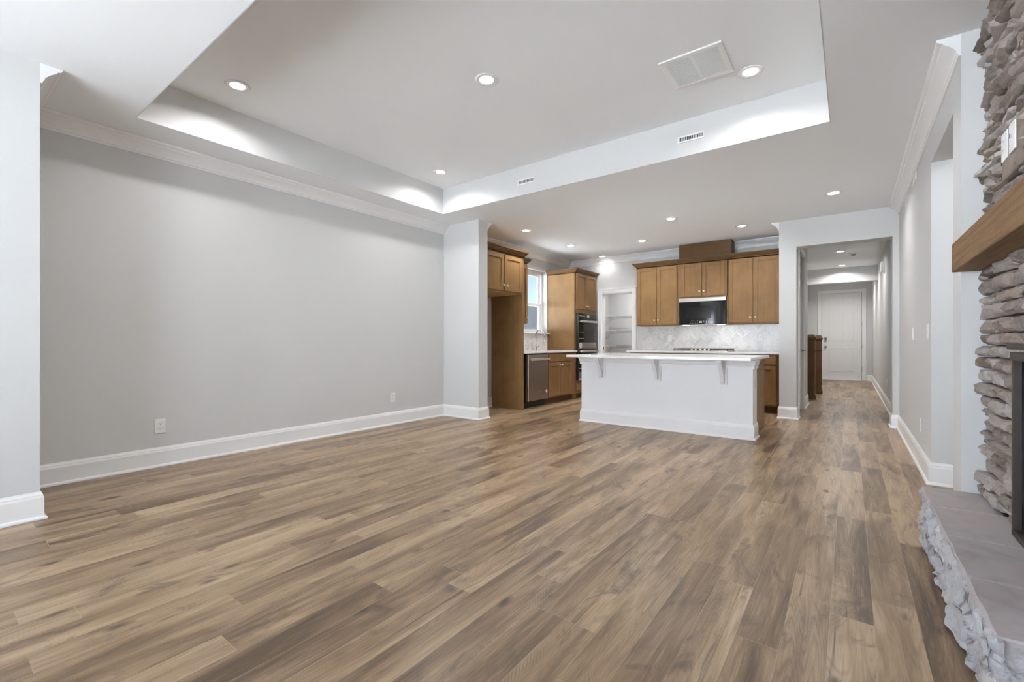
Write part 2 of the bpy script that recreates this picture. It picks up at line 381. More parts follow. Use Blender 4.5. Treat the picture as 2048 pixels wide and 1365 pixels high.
WY0, WY1, WZ0, WZ1 = 6.42, 7.44, 1.235, 2.42      # kitchen window
struct('wall_left', MB().box(XL-.19, XL, YN-.3, WY0, 0, CZ).box(XL-.19, XL, WY1, 10.2, 0, CZ).box(XL-.19, XL, WY0, WY1, 0, WZ0-.018).box(XL-.19, XL, WY0, WY1, WZ1, CZ), M['wall'])
struct('wall_left_near', MB().box(XL-T, XN, YN-.15, YN, 0, CZ).box(XN-.15, XN, LW1, YN-.15, 0, CZ).box(XN-.15, XN, YB-.15, LW0, 0, CZ).box(XN-.15, XN, LW0, LW1, 0, .3).box(XN-.15, XN, LW0, LW1, 2.4, CZ), M['wall'])
struct('wall_wing', MB().box(XL-.02, -4.055, YW0, YW1, 0, CZ), M['wall'])
PX0, PX1, PZ = -3.985, -3.315, 2.03               # pantry doorway
struct('wall_kitchen', MB().box(XL-T, PX0, YK, YK+.12, 0, CZ).box(PX1, -0.7, YK, YK+.12, 0, CZ).box(PX0, PX1, YK, YK+.12, PZ, CZ), M['wall'])
DY0, DY1, DZ = 7.62, 8.46, 2.40                   # closet door in the hall
struct('wall_hall', MB().box(-0.795, XH, YC, DY0, 0, CZ).box(-0.795, XH, DY1, 9.32, 0, CZ).box(-0.795, XH, DY0, DY1, DZ, CZ), M['wall'])
struct('wall_hall_header', MB().box(XH, XR+.02, YC, YC+.235, 2.37, CZ).box(0.42, XR+.02, YC, YC+.235, 0, 2.37), M['wall'])
OY0, OY1, OZ = 3.665, 4.57, 2.40                  # opening in the right wall
struct('wall_right', MB().box(XR, XR+.15, YR, OY0, 0, CZ).box(XR, XR+.15, OY1, 15.8, 0, CZ).box(XR, XR+.15, OY0, OY1, OZ, CZ), M['wall'])
FX = 0.66                                         # chimney wall behind the stone
struct('wall_fireplace', MB().box(FX, FX+.4, 1.80, YR-.001, 0, CZ).box(XR+.151, FX+.4, YR, YR+.1, 0, CZ).box(FX, FX+.15, YB-.15, 1.8, 0, CZ), M['wall'])
wr = MB().box(XN, WINS[0][0], YB-.14, YB, 0, CZ).box(WINS[0][1], WINS[1][0], YB-.14, YB, 0, CZ).box(WINS[1][1], FX+.15, YB-.14, YB, 0, CZ)
wr.box(WINS[0][0], WINS[0][1], YB-.14, YB, 0, .17).box(WINS[1][0], WINS[1][1], YB-.14, YB, 0, .17).box(WINS[0][0], WINS[0][1], YB-.14, YB, 2.47, CZ).box(WINS[1][0], WINS[1][1], YB-.14, YB, 2.47, CZ)
struct('wall_rear', wr, M['wall'])
# passage beyond the right opening, pantry, hall and foyer
struct('wall_passage', MB().box(1.9, 2.0, 2.9, 5.6, 0, CZ).box(XR+.15, 2.0, 5.5, 5.6, 0, CZ).box(FX+.4, 2.0, 2.9, 3.0, 0, CZ), M['wall'])
struct('wall_pantry', MB().box(-4.66, -4.56, YK+.12, 10.0, 0, CZ).box(-4.66, -2.8, 9.9, 10.0, 0, CZ).box(-2.9, -2.8, YK+.12, 10.0, 0, CZ), M['wall'])
struct('wall_foyer', MB().box(-1.1, 0.7, 15.75, 15.9, 0, CZ).box(-1.12, -0.98, 11.45, 15.8, 0, CZ).box(-2.9, -0.98, 11.45, 11.57, 0, CZ).box(-2.9, -2.8, 9.2, 11.57, 0, CZ).box(-2.9, -0.79, 9.22, 9.32, 0, CZ), M['wall'])
struct('trim_beam', MB().box(-1.0, XR, 12.6, 12.8, 2.41, CZ), M['wall'])

BASE = [(0, 0), (.029, 0), (.029, .009), (.024, .018), (.016, .022), (.016, .128), (.012, .140), (.012, .146), (.006, .158), (.004, .165), (0, .165)]
def basebd(name, path): return struct(name, MB().sweep(path, BASE), M['trim'])
# travel direction keeps the room on the LEFT
basebd('baseboard_left', [(-4.055-.0, YW1), (XL, YW1)][::-1] if False else [(XL, YW0), (XL, YN)][::1] if False else [(-4.69, YW1), (-4.055, YW1), (-4.055, YW0), (XL, YW0), (XL, YN), (XN, YN), (XN, YB)])
basebd('baseboard_alcove', [(XL, 5.77), (XL, 4.88)])
basebd('baseboard_column', [(XH, DY0-.08), (XH, YC), (-0.795, YC), (-0.795, 7.56)])
basebd('baseboard_hall', [(XH, 9.32), (XH, DY1+.08)])
basebd('baseboard_right', [(XR+.13, OY1), (XR, OY1), (XR, YC), (0.42, YC), (0.42, YC+.235), (XR, YC+.235), (XR, 15.75), (0.36, 15.75)])
basebd('baseboard_stub', [(XR, YR), (XR, OY0), (XR+.15, OY0)])
basebd('baseboard_foyer', [(-0.76, 15.75), (-0.98, 15.75), (-0.98, 11.6)])
CROWN = [(0, 0), (0, -.118), (.010, -.118), (.012, -.104), (.018, -.100), (.020, -.086), (.028, -.074), (.042, -.058), (.058, -.044), (.072, -.034), (.076, -.024), (.088, -.020), (.096, -.012), (.098, 0)]
def crown(name, path): return struct(name, MB().sweep(path, CROWN, CZ-.0005), M['trim'])
crown('trim_crown_left', [(XL, YW0), (XL, YN), (XN, YN)])
crown('trim_crown_kitchen', [(-0.795, YC), (-0.795, YK), (XL, YK), (XL, YW1), (-4.055, YW1)][::1])
crown('trim_crown_right', [(XR, YR), (XR, YC)])

# pantry casing
pc = MB()
CW = .085
CAS = lambda mb, x0, x1, z, y, d: mb.box(x0-CW, x0, y-d, y, 0, z+CW).box(x1, x1+CW, y-d, y, 0, z+CW).box(x0, x1, y-d, y, z, z+CW)
CAS(pc, PX0+.005, PX1-.035, PZ, YK, .018)
pc.box(PX0, PX0+.02, YK-.01, YK+.13, 0, PZ).box(PX1-.035, PX1, YK-.01, YK+.13, 0, PZ).box(PX0+.02, PX1-.035, YK-.01, YK+.13, PZ-.018, PZ)
pc.box(PX0-.082, PX0-.07, YK-.026, YK-.015, 0, PZ+CW).box(PX0-.08, PX1+.05, YK-.026, YK-.015, PZ+.07, PZ+CW)
struct('trim_pantry_casing', pc, M['trim'], bevel=.003)
part('strike_plate', MB().box(PX0+.019, PX0+.022, YK+.03, YK+.055, .91, .97), M['bronze'], None)['kind'] = 'structure'

# ------------------------------------------------------------------ windows
def window(name, fr, u0, u1, z0, z1, meet, depth):
    """double-hung unit; fr n points INTO the room"""
    (ox, oy) = fr[0]
    r = sroot(name, (ox, oy, 0))
    d = depth
    f = MB(); f.lb(fr, u0, u0+.045, -d-.05, -d+.03, z0, z1).lb(fr, u1-.045, u1, -d-.05, -d+.03, z0, z1).lb(fr, u0+.045, u1-.045, -d-.05, -d+.03, z1-.05, z1).lb(fr, u0+.045, u1-.045, -d-.05, -d+.03, z0, z0+.03)
    part('window_frame', f, M['trim'], r, .003)
    for nm, a, b, off in (('upper_sash', meet-.02, z1-.0515, -d-.031), ('lower_sash', z0+.0315, meet+.02, -d)):
        s_ = MB(); k = .042
        e = .0465; s_.lb(fr, u0+e, u0+e+k, off-.012, off+.018, a, b).lb(fr, u1-e-k, u1-e, off-.012, off+.018, a, b).lb(fr, u0+e+k, u1-e-k, off-.012, off+.018, a, a+k).lb(fr, u0+e+k, u1-e-k, off-.012, off+.018, b-k, b)
        so = part(nm, s_, M['trim'], r, .003)
        part('pane', MB().lb(fr, u0+.08, u1-.08, off, off+.004, a+.03, b-.03), M['glass'], so)
    return r
FRL = lambda x: ((x, 0.0), (0, 1), (1, 0))     # faces +X, u = Y
FRB = lambda y: ((0.0, y), (1, 0), (0, -1))    # faces -Y, u = X
FRF = lambda y: ((0.0, y), (1, 0), (0, 1))     # faces +Y
FRR = lambda x: ((x, 0.0), (0, 1), (-1, 0))    # faces -X
w1 = window('window_1', FRL(XL), WY0, WY1, WZ0, WZ1, 1.775, .135)
part('window_sill', MB().box(XL-.09, XL+.06, WY0-.03, WY1+.045, WZ0-.018, WZ0), M['quartz'], w1, .003)
for i, (a, b) in enumerate(WINS):
    window('window_%d' % (i+2), FRF(YB), a, b, .17, 2.47, 1.3, .08)

window('window_4', FRL(XN), LW0, LW1, .3, 2.4, 1.35, .08)

# ------------------------------------------------------------------ outside
struct('sun_reflector', MB().box(-16, 12, -9.1, -9.0, -.3, 2.5).box(-14.1, -14.0, -9, 5, -.3, 2.3), M['sun_reflector'])  # added out of view to reflect sunlight into the room
nh = thing('neighbor_house', 'grey house with a shingled roof seen through the kitchen window', 'house', (-11.5, 12.5, -.3))
part('wall', MB().box(-13.5, -9.6, 6.0, 20.0, -.3, 1.15), M['siding'], nh)
rf = MB(); rf.prism([(-9.2, 1.05), (-9.2, 1.15), (-11.4, 2.72), (-13.9, 1.15), (-13.9, 1.05), (-11.4, 2.55)], 'Y', 5.7, 20.3); part('roof', rf, M['shingle'], nh)
struct('ground', MB().box(-60, 60, -60, 60, -.4, -.3), M['bounce_ground'])  # unseen sunlit ground, added to send light up through the windows

# ------------------------------------------------------------------ lights
def can_proto(z):
    t = thing('recessed_light', 'x', 'ceiling light', (0, 0, z), 'recessed ceiling lights')
    mb = MB().lathe([(.052, -.004), (.052, -.0005), (.085, -.0005), (.088, -.003), (.084, -.007), (.058, -.007), (.052, -.004)], (0, 0, z), seg=32, cap=False)
    part('trim_ring', mb, M['trim'], t, smooth=True)
    part('lens', MB().lathe([(.001, -.0045), (.054, -.0045)], (0, 0, z), seg=32, cap=False), M['lens'], t)
    l = bpy.data.lights.new('lamp', 'AREA'); l.shape = 'DISK'; l.size = .10; l.energy = CAN_W; l.color = CAN_COL; l.spread = math.radians(152)
    o = bpy.data.objects.new('lamp', l); o.parent = t; o.location = (0, 0, -.010); COL.objects.link(o)
    return t
cans = [(-3.837, 1.545, TZ, 'recessed light in the tray ceiling nearest the left wall column'),
        (-2.225, 2.649, TZ, 'large looking recessed light at the middle of the tray ceiling'),
        (-0.592, 3.744, TZ, 'recessed light in the tray beside the big return air grille'),
        (-3.867, 3.762, TZ, 'recessed light in the far left corner of the tray ceiling'),
        (-0.150, 6.231, CZ, 'recessed light in the flat ceiling nearest the right wall'),
        (-1.951, 6.219, CZ, 'recessed light above the island, middle of the flat kitchen ceiling'),
        (-1.249, 7.206, CZ, 'recessed light before the right upper cabinets, right of the wooden duct cover'),
        (-3.893, 5.555, CZ, 'recessed light in front of the cabinet over the fridge alcove'),
        (-3.878, 6.875, CZ, 'recessed light above the sink counter, before the kitchen window'),
        (-2.759, 7.280, CZ, 'recessed light before the upper cabinets left of the duct cover'),
        (-3.881, 8.130, CZ, 'recessed light above the pantry doorway beside the oven tower'),
        (-0.142, 10.315, CZ, 'nearer of the two recessed lights in the hall ceiling'),
        (-0.151, 12.200, CZ, 'farther of the two recessed hall lights, close to the beam'),
        (-0.151, 14.300, CZ, 'added unseen light in the foyer ceiling before the front door, hidden by the beam'),  # lamp added behind the beam to brighten the front door area
        (-3.500, 9.150, CZ, 'recessed light in the pantry ceiling above the wire shelves'),
        (1.250, 4.300, CZ, 'added unseen light in the ceiling of the passage beyond the right opening')]  # lamp added out of view to brighten the opening and its soffit
c0 = can_proto(0); 
for i, (x, y, z, lab) in enumerate(cans):
    if i == 0: c0.location = (x, y, z); c0['label'] = lab
    else:
        r = dup(c0, (x, y, z), lab)
        if 'pantry doorway' in lab:
            kk = .2
        elif 'pantry ceiling' in lab: kk = 2.0
        elif 'hall' in lab: kk = 1.75
        elif 'foyer' in lab: kk = 2.0
        else: kk = 1.0
        if kk != 1.0:
            for ch in r.children:
                if ch.type == 'LIGHT': ch.data = ch.data.copy(); ch.data.energy *= kk

# ------------------------------------------------------------------ cabinetry
def shaker(fr, u0, u1, z0, z1, n, parent, m=None, name='door', st=.058, knob=None):
    m = m or M['cab']
    b = MB()
    b.lb(fr, u0, u0+st, n, n+.02, z0, z1).lb(fr, u1-st, u1, n, n+.02, z0, z1).lb(fr, u0+st, u1-st, n, n+.02, z0, z0+st).lb(fr, u0+st, u1-st, n, n+.02, z1-st, z1)
    b.lb(fr, u0+st-.002, u1-st+.002, n, n+.009, z0+st-.002, z1-st+.002)
    d = part(name, b, m, parent, .0018)
    if knob:
        (ox, oy), (ux, uy), (nx, ny) = fr; u, z = knob
        o = (ox+ux*u+nx*(n+.02), oy+uy*u+ny*(n+.02), z)
        ax = {(1, 0): 'X', (-1, 0): '-X', (0, -1): '-Y', (0, 1): 'Y'}[(nx, ny)]
        part('knob', MB().lathe([(.008, 0), (.006, .006), (.006, .012), (.014, .017), (.0155, .022), (.013, .027), (.006, .029)], o, ax, 16), M['knob'], d, smooth=True)
    return d
def slab(fr, u0, u1, z0, z1, n, parent, m=None, name='drawer_front'):
    return part(name, MB().lb(fr, u0, u1, n, n+.02, z0, z1), m or M['cab'], parent, .003)
CABCR = [(0, 0), (.0, .010), (.010, .014), (.012, .026), (.024, .032), (.038, .050), (.046, .066), (.058, .070), (.060, .088), (0, .088)]
CABCR = [(-o, z) for o, z in CABCR]     # offset to the right of travel
def cabcrown(path, z, parent): return part('crown_molding', MB().sweep(path, CABCR, z), M['cabdark'], parent)

XF = -4.10
# cabinet over the fridge alcove + tall end panel
F = FRL(XF)
t = thing('wall_cabinet', 'two door brown wall cabinet bridging the empty fridge alcove', 'cabinet', (-4.4, 5.3, 1.79))
part('carcass', MB().box(XL+.002, XF, 4.852, 5.738, 1.815, 2.385).box(XF-.02, XF, 4.852, 5.738, 1.79, 1.815), M['cab'], t, .002)
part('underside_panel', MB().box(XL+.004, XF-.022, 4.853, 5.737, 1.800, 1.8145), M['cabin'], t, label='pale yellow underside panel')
shaker(F, 4.856, 5.262, 1.822, 2.355, .0, t, knob=(5.235, 1.90)); shaker(F, 5.292, 5.722, 1.822, 2.355, .0, t, knob=(5.32, 1.90))
cabcrown([(XF+.004, 4.852), (XF+.004, 5.79), (-4.42, 5.79)][::-1] if False else [(XF+.004, 4.852), (XF+.004, 5.79), (-4.43, 5.79)], 2.378, t)
t = thing('end_panel', 'tall brown panel standing between the fridge alcove and the dishwasher', 'panel', (-4.4, 5.79, 0))
part('panel_board', MB().box(XL+.002, XF-.02, 5.742, 5.762, 0, 2.378), M['cab'], t, .001)
part('face_stile', MB().box(XF-.02, XF+.002, 5.742, 5.79, 0, 2.378), M['cab'], t, .002)
part('inner_board', MB().box(XL+.002, XF-.02, 5.764, 5.788, 0, 2.378), M['cab'], t)
# narrow upper cabinet left of the window
XU = -4.39
t = thing('wall_cabinet', 'narrow brown wall cabinet between the fridge panel and the kitchen window', 'cabinet', (-4.55, 6.05, 1.37))
part('carcass', MB().box(XL+.002, XU, 5.792, 6.30, 1.375, 2.39), M['cab'], t, .002)
shaker(FRL(XU), 5.80, 6.285, 1.395, 2.36, 0, t, knob=(6.255, 1.46))
cabcrown([(XU+.004, 5.80), (XU+.004, 6.304), (XL+.002, 6.304)], 2.385, t)
# dishwasher
t = thing('dishwasher', 'stainless steel dishwasher below the sink counter', 'dishwasher', (-4.4, 6.16, 0))
part('tub', MB().box(XL+.05, XF-.015, 5.868, 6.475, .10, .872), M['black'], t)
part('door', MB().box(XF-.012, XF+.022, 5.885, 6.470, .118, .858), M['steel'], t, .004)
part('side_trim', MB().box(XF-.012, XF+.018, 5.868, 5.884, .118, .858), M['bronze'], t)
h = MB(); h.box(XF+.055, XF+.075, 5.91, 6.445, .765, .80); h.box(XF+.02, XF+.058, 5.925, 5.945, .772, .793); h.box(XF+.02, XF+.058, 6.41, 6.43, .772, .793)
part('handle', h, M['steelL'], t, .004)
part('toe_plate', MB().box(XF-.075, XF-.06, 5.868, 6.475, .0, .118), M['black'], t)
part('sticker', MB().lathe([(.001, 0), (.028, 0), (.028, .001), (.001, .001)], (XF+.0225, 6.415, .245), 'X', 20, cap=False), M['sticker'], t, label='round white sticker')
em = MB(); e0 = (XF+.0225, 6.185, .245)
for sgn in (-1, 1):
    em.prism([(e0[1]+sgn*.002, e0[2]-.016), (e0[1]+sgn*.034, e0[2]+.010), (e0[1]+sgn*.036, e0[2]+.018), (e0[1]+sgn*.004, e0[2]+.006)], 'X', e0[0], e0[0]+.0012)
part('emblem', em, M['steelL'], t, label='small pale winged emblem')
# sink base
t = thing('base_cabinet', 'brown sink base cabinet with two doors beside the dishwasher', 'cabinet', (-4.4, 6.95, 0))
part('carcass', MB().box(XL+.002, XF, 6.482, 7.44, .105, .876), M['cab'], t, .002)
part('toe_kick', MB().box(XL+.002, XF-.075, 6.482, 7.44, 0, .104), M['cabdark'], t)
slab(F, 6.49, 7.275, .728, .852, 0, t); shaker(F, 6.49, 6.878, .128, .706, 0, t, knob=(6.845, .665)); shaker(F, 6.888, 7.275, .128, .706, 0, t, knob=(6.92, .665))
# left worktop
t = tag(part('worktop', MB().box(XL+.002, XF+.045, 5.792, 7.452, .880, .912), M['quartz'], None, .004), 'white quartz worktop over the dishwasher and sink cabinet', 'countertop')
# faucet
t = thing('faucet', 'chrome gooseneck kitchen faucet before the window', 'faucet', (-4.62, 6.90, .912))
part('base', MB().lathe([(.030, 0), (.030, .006), (.022, .012), (.020, .07), (.0135, .08)], (-4.62, 6.90, .9125), 'Z', 20), M['chrome'], t, smooth=True)
g = [(-4.62, 6.90, .98), (-4.62, 6.90, 1.18)]
for k in range(1, 15):
    a = PI*k/14; g.append((-4.62+.09*(1-math.cos(a))*.8, 6.90+.09*(1-math.cos(a))*.45, 1.18+.10*math.sin(a)))
part('spout', MB().tube(g, .0125, 12), M['chrome'], t, smooth=True)
e = g[-1]; part('spray_head', MB().lathe([(.013, 0), (.017, -.02), (.019, -.085), (.015, -.09)], e, 'Z', 16), M['chrome'], t, smooth=True)
part('lever', MB().tube([(-4.62, 6.915, .955), (-4.61, 6.96, .965), (-4.60, 6.99, 1.0)], .007, 8), M['chrome'], t, smooth=True)

# herringbone tiling
def herring(name, u0, u1, z0, z1, plane, face, label, W=.045, n=3):
    bm = bmesh.new(); Lt = W*n; g = .0016
    cu, cz = (u0+u1)/2, (z0+z1)/2; R = math.hypot(u1-u0, z1-z0)/2+Lt*1.5
    c45 = math.sqrt(.5); K = int(R*2/W)+4; J = int(R/Lt)+4
    for j in range(-J, J+1):
        for k in range(-K, K+1):
            ox, oy = k*W+j*Lt, k*W-j*Lt
            for (a, b, wx, wy) in ((0, 0, Lt, W), (0, W, W, Lt)):
                pts = [(ox+a+g/2, oy+b+g/2), (ox+a+wx-g/2, oy+b+g/2), (ox+a+wx-g/2, oy+b+wy-g/2), (ox+a+g/2, oy+b+wy-g/2)]
                q = [(cu+(x-y)*c45, cz+(x+y)*c45) for x, y in pts]
                if max(p[0] for p in q) < u0 or min(p[0] for p in q) > u1 or max(p[1] for p in q) < z0 or min(p[1] for p in q) > z1: continue
                vs = [bm.verts.new((p[0], 0, p[1])) for p in q]; bm.faces.new(vs)
    for co, no in (((u0, 0, 0), (-1, 0, 0)), ((u1, 0, 0), (1, 0, 0)), ((0, 0, z0), (0, 0, -1)), ((0, 0, z1), (0, 0, 1))):
        bmesh.ops.bisect_plane(bm, geom=bm.verts[:]+bm.edges[:]+bm.faces[:], plane_co=co, plane_no=no, clear_outer=True)
    r = bmesh.ops.extrude_face_region(bm, geom=bm.faces[:])
    bmesh.ops.translate(bm, verts=[v for v in r['geom'] if isinstance(v, bmesh.types.BMVert)], vec=(0, -.006, 0))
    if face == 'B': bmesh.ops.translate(bm, verts=bm.verts, vec=(0, plane-.004, 0))
    else:
        for v in bm.verts: v.co = Vector((plane+.004-v.co.y, v.co.x, v.co.z))
    gm = MB()
    if face == 'B': gm.box(u0, u1, plane-.007, plane-.001, z0, z1); loc = (cu, plane, z0)
    else: gm.box(plane+.001, plane+.007, u0, u1, z0, z1); loc = (plane, cu, z0)
    t = thing(name, label, 'backsplash', loc)
    part('grout_bed', gm, M['grout'], t); part('tiles', bm, M['tile'], t)
    return t
herring('backsplash', 5.79, 7.444, .913, 1.216, XL, 'L', 'marble herringbone backsplash under the kitchen window')
herring('backsplash', -3.147, -.796, .913, 1.50, YK, 'B', 'marble herringbone backsplash behind the cooktop')

# oven tower
t = thing('tall_cabinet', 'tall brown oven cabinet left of the pantry doorway', 'cabinet', (-4.4, 7.87, 0))
part('side_panel', MB().box(XL+.002, XF, 7.455, 7.475, 0, 2.36), M['cab'], t, .001)
part('carcass', MB().box(XL+.002, XF, 8.245, 8.30, 0.105, 2.36).box(XL+.002, XF, 7.475, 8.245, 1.612, 2.36).box(XL+.002, XF, 7.475, 8.245, .105, .335).box(XF-.02, XF+.001, 7.455, 7.478, .105, 2.36), M['cab'], t, .001)
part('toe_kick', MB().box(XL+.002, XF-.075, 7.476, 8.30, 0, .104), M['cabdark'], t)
shaker(F, 7.485, 7.872, 1.688, 2.355, 0, t, knob=(7.845, 1.745), st=.055); shaker(F, 7.882, 8.275, 1.688, 2.355, 0, t, knob=(7.912, 1.745), st=.055)
slab(F, 7.485, 8.275, .158, .282, 0, t)
cabcrown([(XL+.002, 7.45), (XF+.004, 7.45), (XF+.004, 8.304), (XF-.2, 8.304)][::1] if False else [(XF-.005+.009, 7.45), (XF+.004, 8.304)], 2.352, t) if False else None
def revsweep(path, z, parent): return part('crown_molding', MB().sweep(path, CABCR, z), M['cabdark'], parent)
revsweep([(XL+.002, 7.451), (XF+.004, 7.451), (XF+.004, 8.262), (XF-.25, 8.262)], 2.352, t)

# double oven
t = thing('double_oven', 'dark double wall oven with pale bar handles in the tall cabinet', 'oven', (-4.3, 7.86, .335))
part('chassis', MB().box(XL+.1, XF+.012, 7.482, 8.24, .338, 1.608), M['black'], t)
part('side_trim', MB().box(XF+.001, XF+.05, 7.470, 7.497, .345, 1.605), M['black'], t)
part('control_panel', MB().box(XF+.012, XF+.045, 7.50, 8.235, 1.507, 1.603), M['ovenglass'], t, .002)
part('display', MB().box(XF+.045, XF+.0462, 7.84, 7.92, 1.535, 1.578), M['legend'], t)
part('vent_slot', MB().box(XF+.045, XF+.0458, 7.51, 7.74, 1.553, 1.561), M['steelL'], t)
def ovdoor(z0, z1, band, hz, lab):
    d = part('oven_door', MB().box(XF+.012, XF+.045, 7.50, 8.235, band, z1), M['ovenglass'], t, .003)
    part('lower_band', MB().box(XF+.012, XF+.046, 7.50, 8.235, z0, band-.002), M['steel'], d, .003)
    hb = MB().box(XF+.082, XF+.105, 7.515, 8.215, hz-.019, hz+.019).box(XF+.04, XF+.086, 7.54, 7.565, hz-.012, hz+.012).box(XF+.04, XF+.086, 8.165, 8.19, hz-.012, hz+.012)
    part('handle', hb, M['steelL'], d, .005)
    for zz in ((z0+z1)/2+.03, (z0+z1)/2-.09): part('rack_line', MB().box(XF+.0452, XF+.0458, 7.505, 7.72, zz-.004, zz+.004), M['steelL'], d)
    return d
ovdoor(.942, 1.502, 1.055, 1.452, ''); ovdoor(.385, .932, .50, .888, '')
part('bottom_trim', MB().box(XF+.012, XF+.06, 7.49, 8.235, .345, .381), M['steelL'], t, .003)
st = part('sticker', MB().lathe([(.001, 0), (.052, 0), (.052, .001), (.001, .001)], (XF+.0465, 7.575, 1.0), 'X', 24, cap=False), M['sticker'], t, label='round pale sticker with red print')
ik = MB()
for q in range(4): ik.box(XF+.0478, XF+.0482, 7.545+.004*q, 7.605-.004*q, 1.018-q*.014, 1.022-q*.014)
part('print', ik, M['ink'], st)

# ---- back run
YU = 7.99
B = FRB(YU)
t = thing('wall_cabinet', 'tall two door brown wall cabinet left of the microwave', 'cabinet', (-2.76, 8.16, 1.35))
part('carcass', MB().box(-3.128, -2.388, YU, YK-.002, 1.352, 2.41), M['cab'], t, .002)
shaker(B, -3.108, -2.758, 1.372, 2.392, 0, t, knob=(-2.79, 1.452)); shaker(B, -2.750, -2.405, 1.372, 2.392, 0, t, knob=(-2.735, 1.452) if False else (-2.722, 1.452))
revsweep([(-3.132, YK-.002), (-3.132, YU-.004), (-2.388, YU-.004)], 2.402, t)
t = thing('wall_cabinet', 'short two door brown wall cabinet above the microwave', 'cabinet', (-1.99, 8.16, 1.81))
part('carcass', MB().box(-2.386, -1.606, YU, YK-.002, 1.812, 2.41).box(-2.386, -2.368, YU, YU+.3, 1.352, 1.812).box(-1.608, -1.590, YU, YU+.3, 1.352, 1.812), M['cab'], t, .002)
shaker(B, -2.336, -1.996, 1.838, 2.395, 0, t, knob=(-2.024, 1.918)); shaker(B, -1.984, -1.636, 1.838, 2.395, 0, t, knob=(-1.957, 1.918))
revsweep([(-2.386, YU-.004), (-1.590, YU-.004)], 2.402, t)
t = thing('wall_cabinet', 'tall two door brown wall cabinet right of the microwave', 'cabinet', (-1.2, 8.16, 1.35))
part('carcass', MB().box(-1.588, -.797, YU, YK-.002, 1.352, 2.41), M['cab'], t, .002)
shaker(B, -1.578, -1.230, 1.376, 2.395, 0, t, knob=(-1.262, 1.457)); shaker(B, -1.218, -.850, 1.376, 2.395, 0, t, knob=(-1.190, 1.457))
revsweep([(-1.588, YU-.004), (-.797, YU-.004)], 2.402, t)
t = thing('duct_cover', 'shade-darkened brown box on top of the wall cabinets covering the duct', 'duct cover', (-1.95, 8.1, 2.49))
part('front_board', MB().box(-2.369, -1.541, YU-.0, YU+.02, 2.413, 2.735), M['cabdark'], t, .001)  # shade on the duct boards is put into the darker wood colour
for xx in (-2.369, -1.561): part('side_board', MB().box(xx, xx+.02, YU+.02, YK-.102, 2.413, 2.735), M['cabdark'], t, .001)
# microwave
YM = 7.955
t = thing('microwave', 'black glass over the range microwave with steel top strip', 'microwave', (-1.985, 8.1, 1.354))
part('body', MB().box(-2.364, -1.612, YM+.02, YK-.01, 1.356, 1.806), M['black'], t, .003)
part('door_glass', MB().box(-2.361, -1.625, YM, YM+.02, 1.358, 1.742), M['glassblk'], t, .002)
part('top_strip', MB().box(-2.362, -1.614, YM-.006, YM+.02, 1.744, 1.806), M['steel'], t, .003)
part('window_screen', MB().box(-2.245, -1.84, YM-.0006, YM, 1.46, 1.66), M['screen'], t)
kp = MB()
for ky in range(3):
    for kx, ux in enumerate((-2.175, -2.145, -2.115, -2.085, -2.055, -1.955, -1.915, -1.88, -1.85, -1.82)):
        if (ky + kx) % 7 == 5 or (ky == 2 and kx in (0, 9)): continue
        kp.box(ux-.006, ux+.006, YM-.0012, YM-.0002, 1.378+ky*.022, 1.385+ky*.022)
part('clock_display', MB().box(-2.03, -1.985, YM-.0012, YM-.0002, 1.385, 1.412), M['legend'], t)
part('keypad', kp, M['legend'], t)
part('underside', MB().box(-2.355, -1.62, YM+.03, YK-.02, 1.350, 1.356), M['steelL'], t)
for ux in (-2.26, -1.70):
    part('task_lens', MB().box(ux-.05, ux+.05, YM+.05, YM+.10, 1.346, 1.350), M['lens'], t)
    l = bpy.data.lights.new('task_lamp', 'AREA'); l.shape = 'RECTANGLE'; l.size = .09; l.size_y = .05; l.energy = .45 if ux > -2 else .2; l.color = (1, .97, .92)
    o = bpy.data.objects.new('task_lamp', l); o.location = Vector((ux, YM+.12, 1.343))-ROOT[t.name]; o.parent = t; COL.objects.link(o)
# base cabinets and counters
YFB = 7.67
B2 = FRB(YFB)
def basecab(label, x0, x1, doors, m):
    t = thing('base_cabinet', label, 'cabinet', ((x0+x1)/2, 8.0, 0))
    part('carcass', MB().box(x0, x1, YFB, YK-.002, .105, .876), m, t, .002)
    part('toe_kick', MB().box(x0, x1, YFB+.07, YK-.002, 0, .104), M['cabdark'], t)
    wd = (x1-x0-.03-.006*(doors-1))/doors
    for k in range(doors):
        a = x0+.015+k*(wd+.006)
        slab(B2, a, a+wd, .728, .852, 0, t, m); shaker(B2, a, a+wd, .128, .706, 0, t, m, knob=((a+wd-.03) if k % 2 == 0 else a+.03, .66))
    return t
basecab('brown base cabinet at the left end of the cooktop run', -3.13, -2.40, 2, M['cab'])
basecab('brown base cabinet below the cooktop', -2.397, -1.543, 2, M['cab'])
basecab('brown base cabinet in the gap between island and white column', -1.54, -.86, 2, M['cab'])
tag(part('filler_strip', MB().box(-.858, -.797, YFB-.004, YFB+.02, 0.0, .876), M['cabdark'], None), 'dark brown filler strip against the white column', 'filler')
tag(part('worktop', MB().box(-3.18, -.797, YFB-.03, YK-.012, .880, .912), M['quartz'], None, .004), 'white quartz worktop along the cooktop wall', 'countertop')
t = thing('cooktop', 'steel cooktop with dark grates and centre knobs behind the island', 'cooktop', (-1.965, 7.99, .912))
part('tray', MB().box(-2.395, -1.535, 7.72, 8.24, .9125, .922), M['steel'], t, .003)
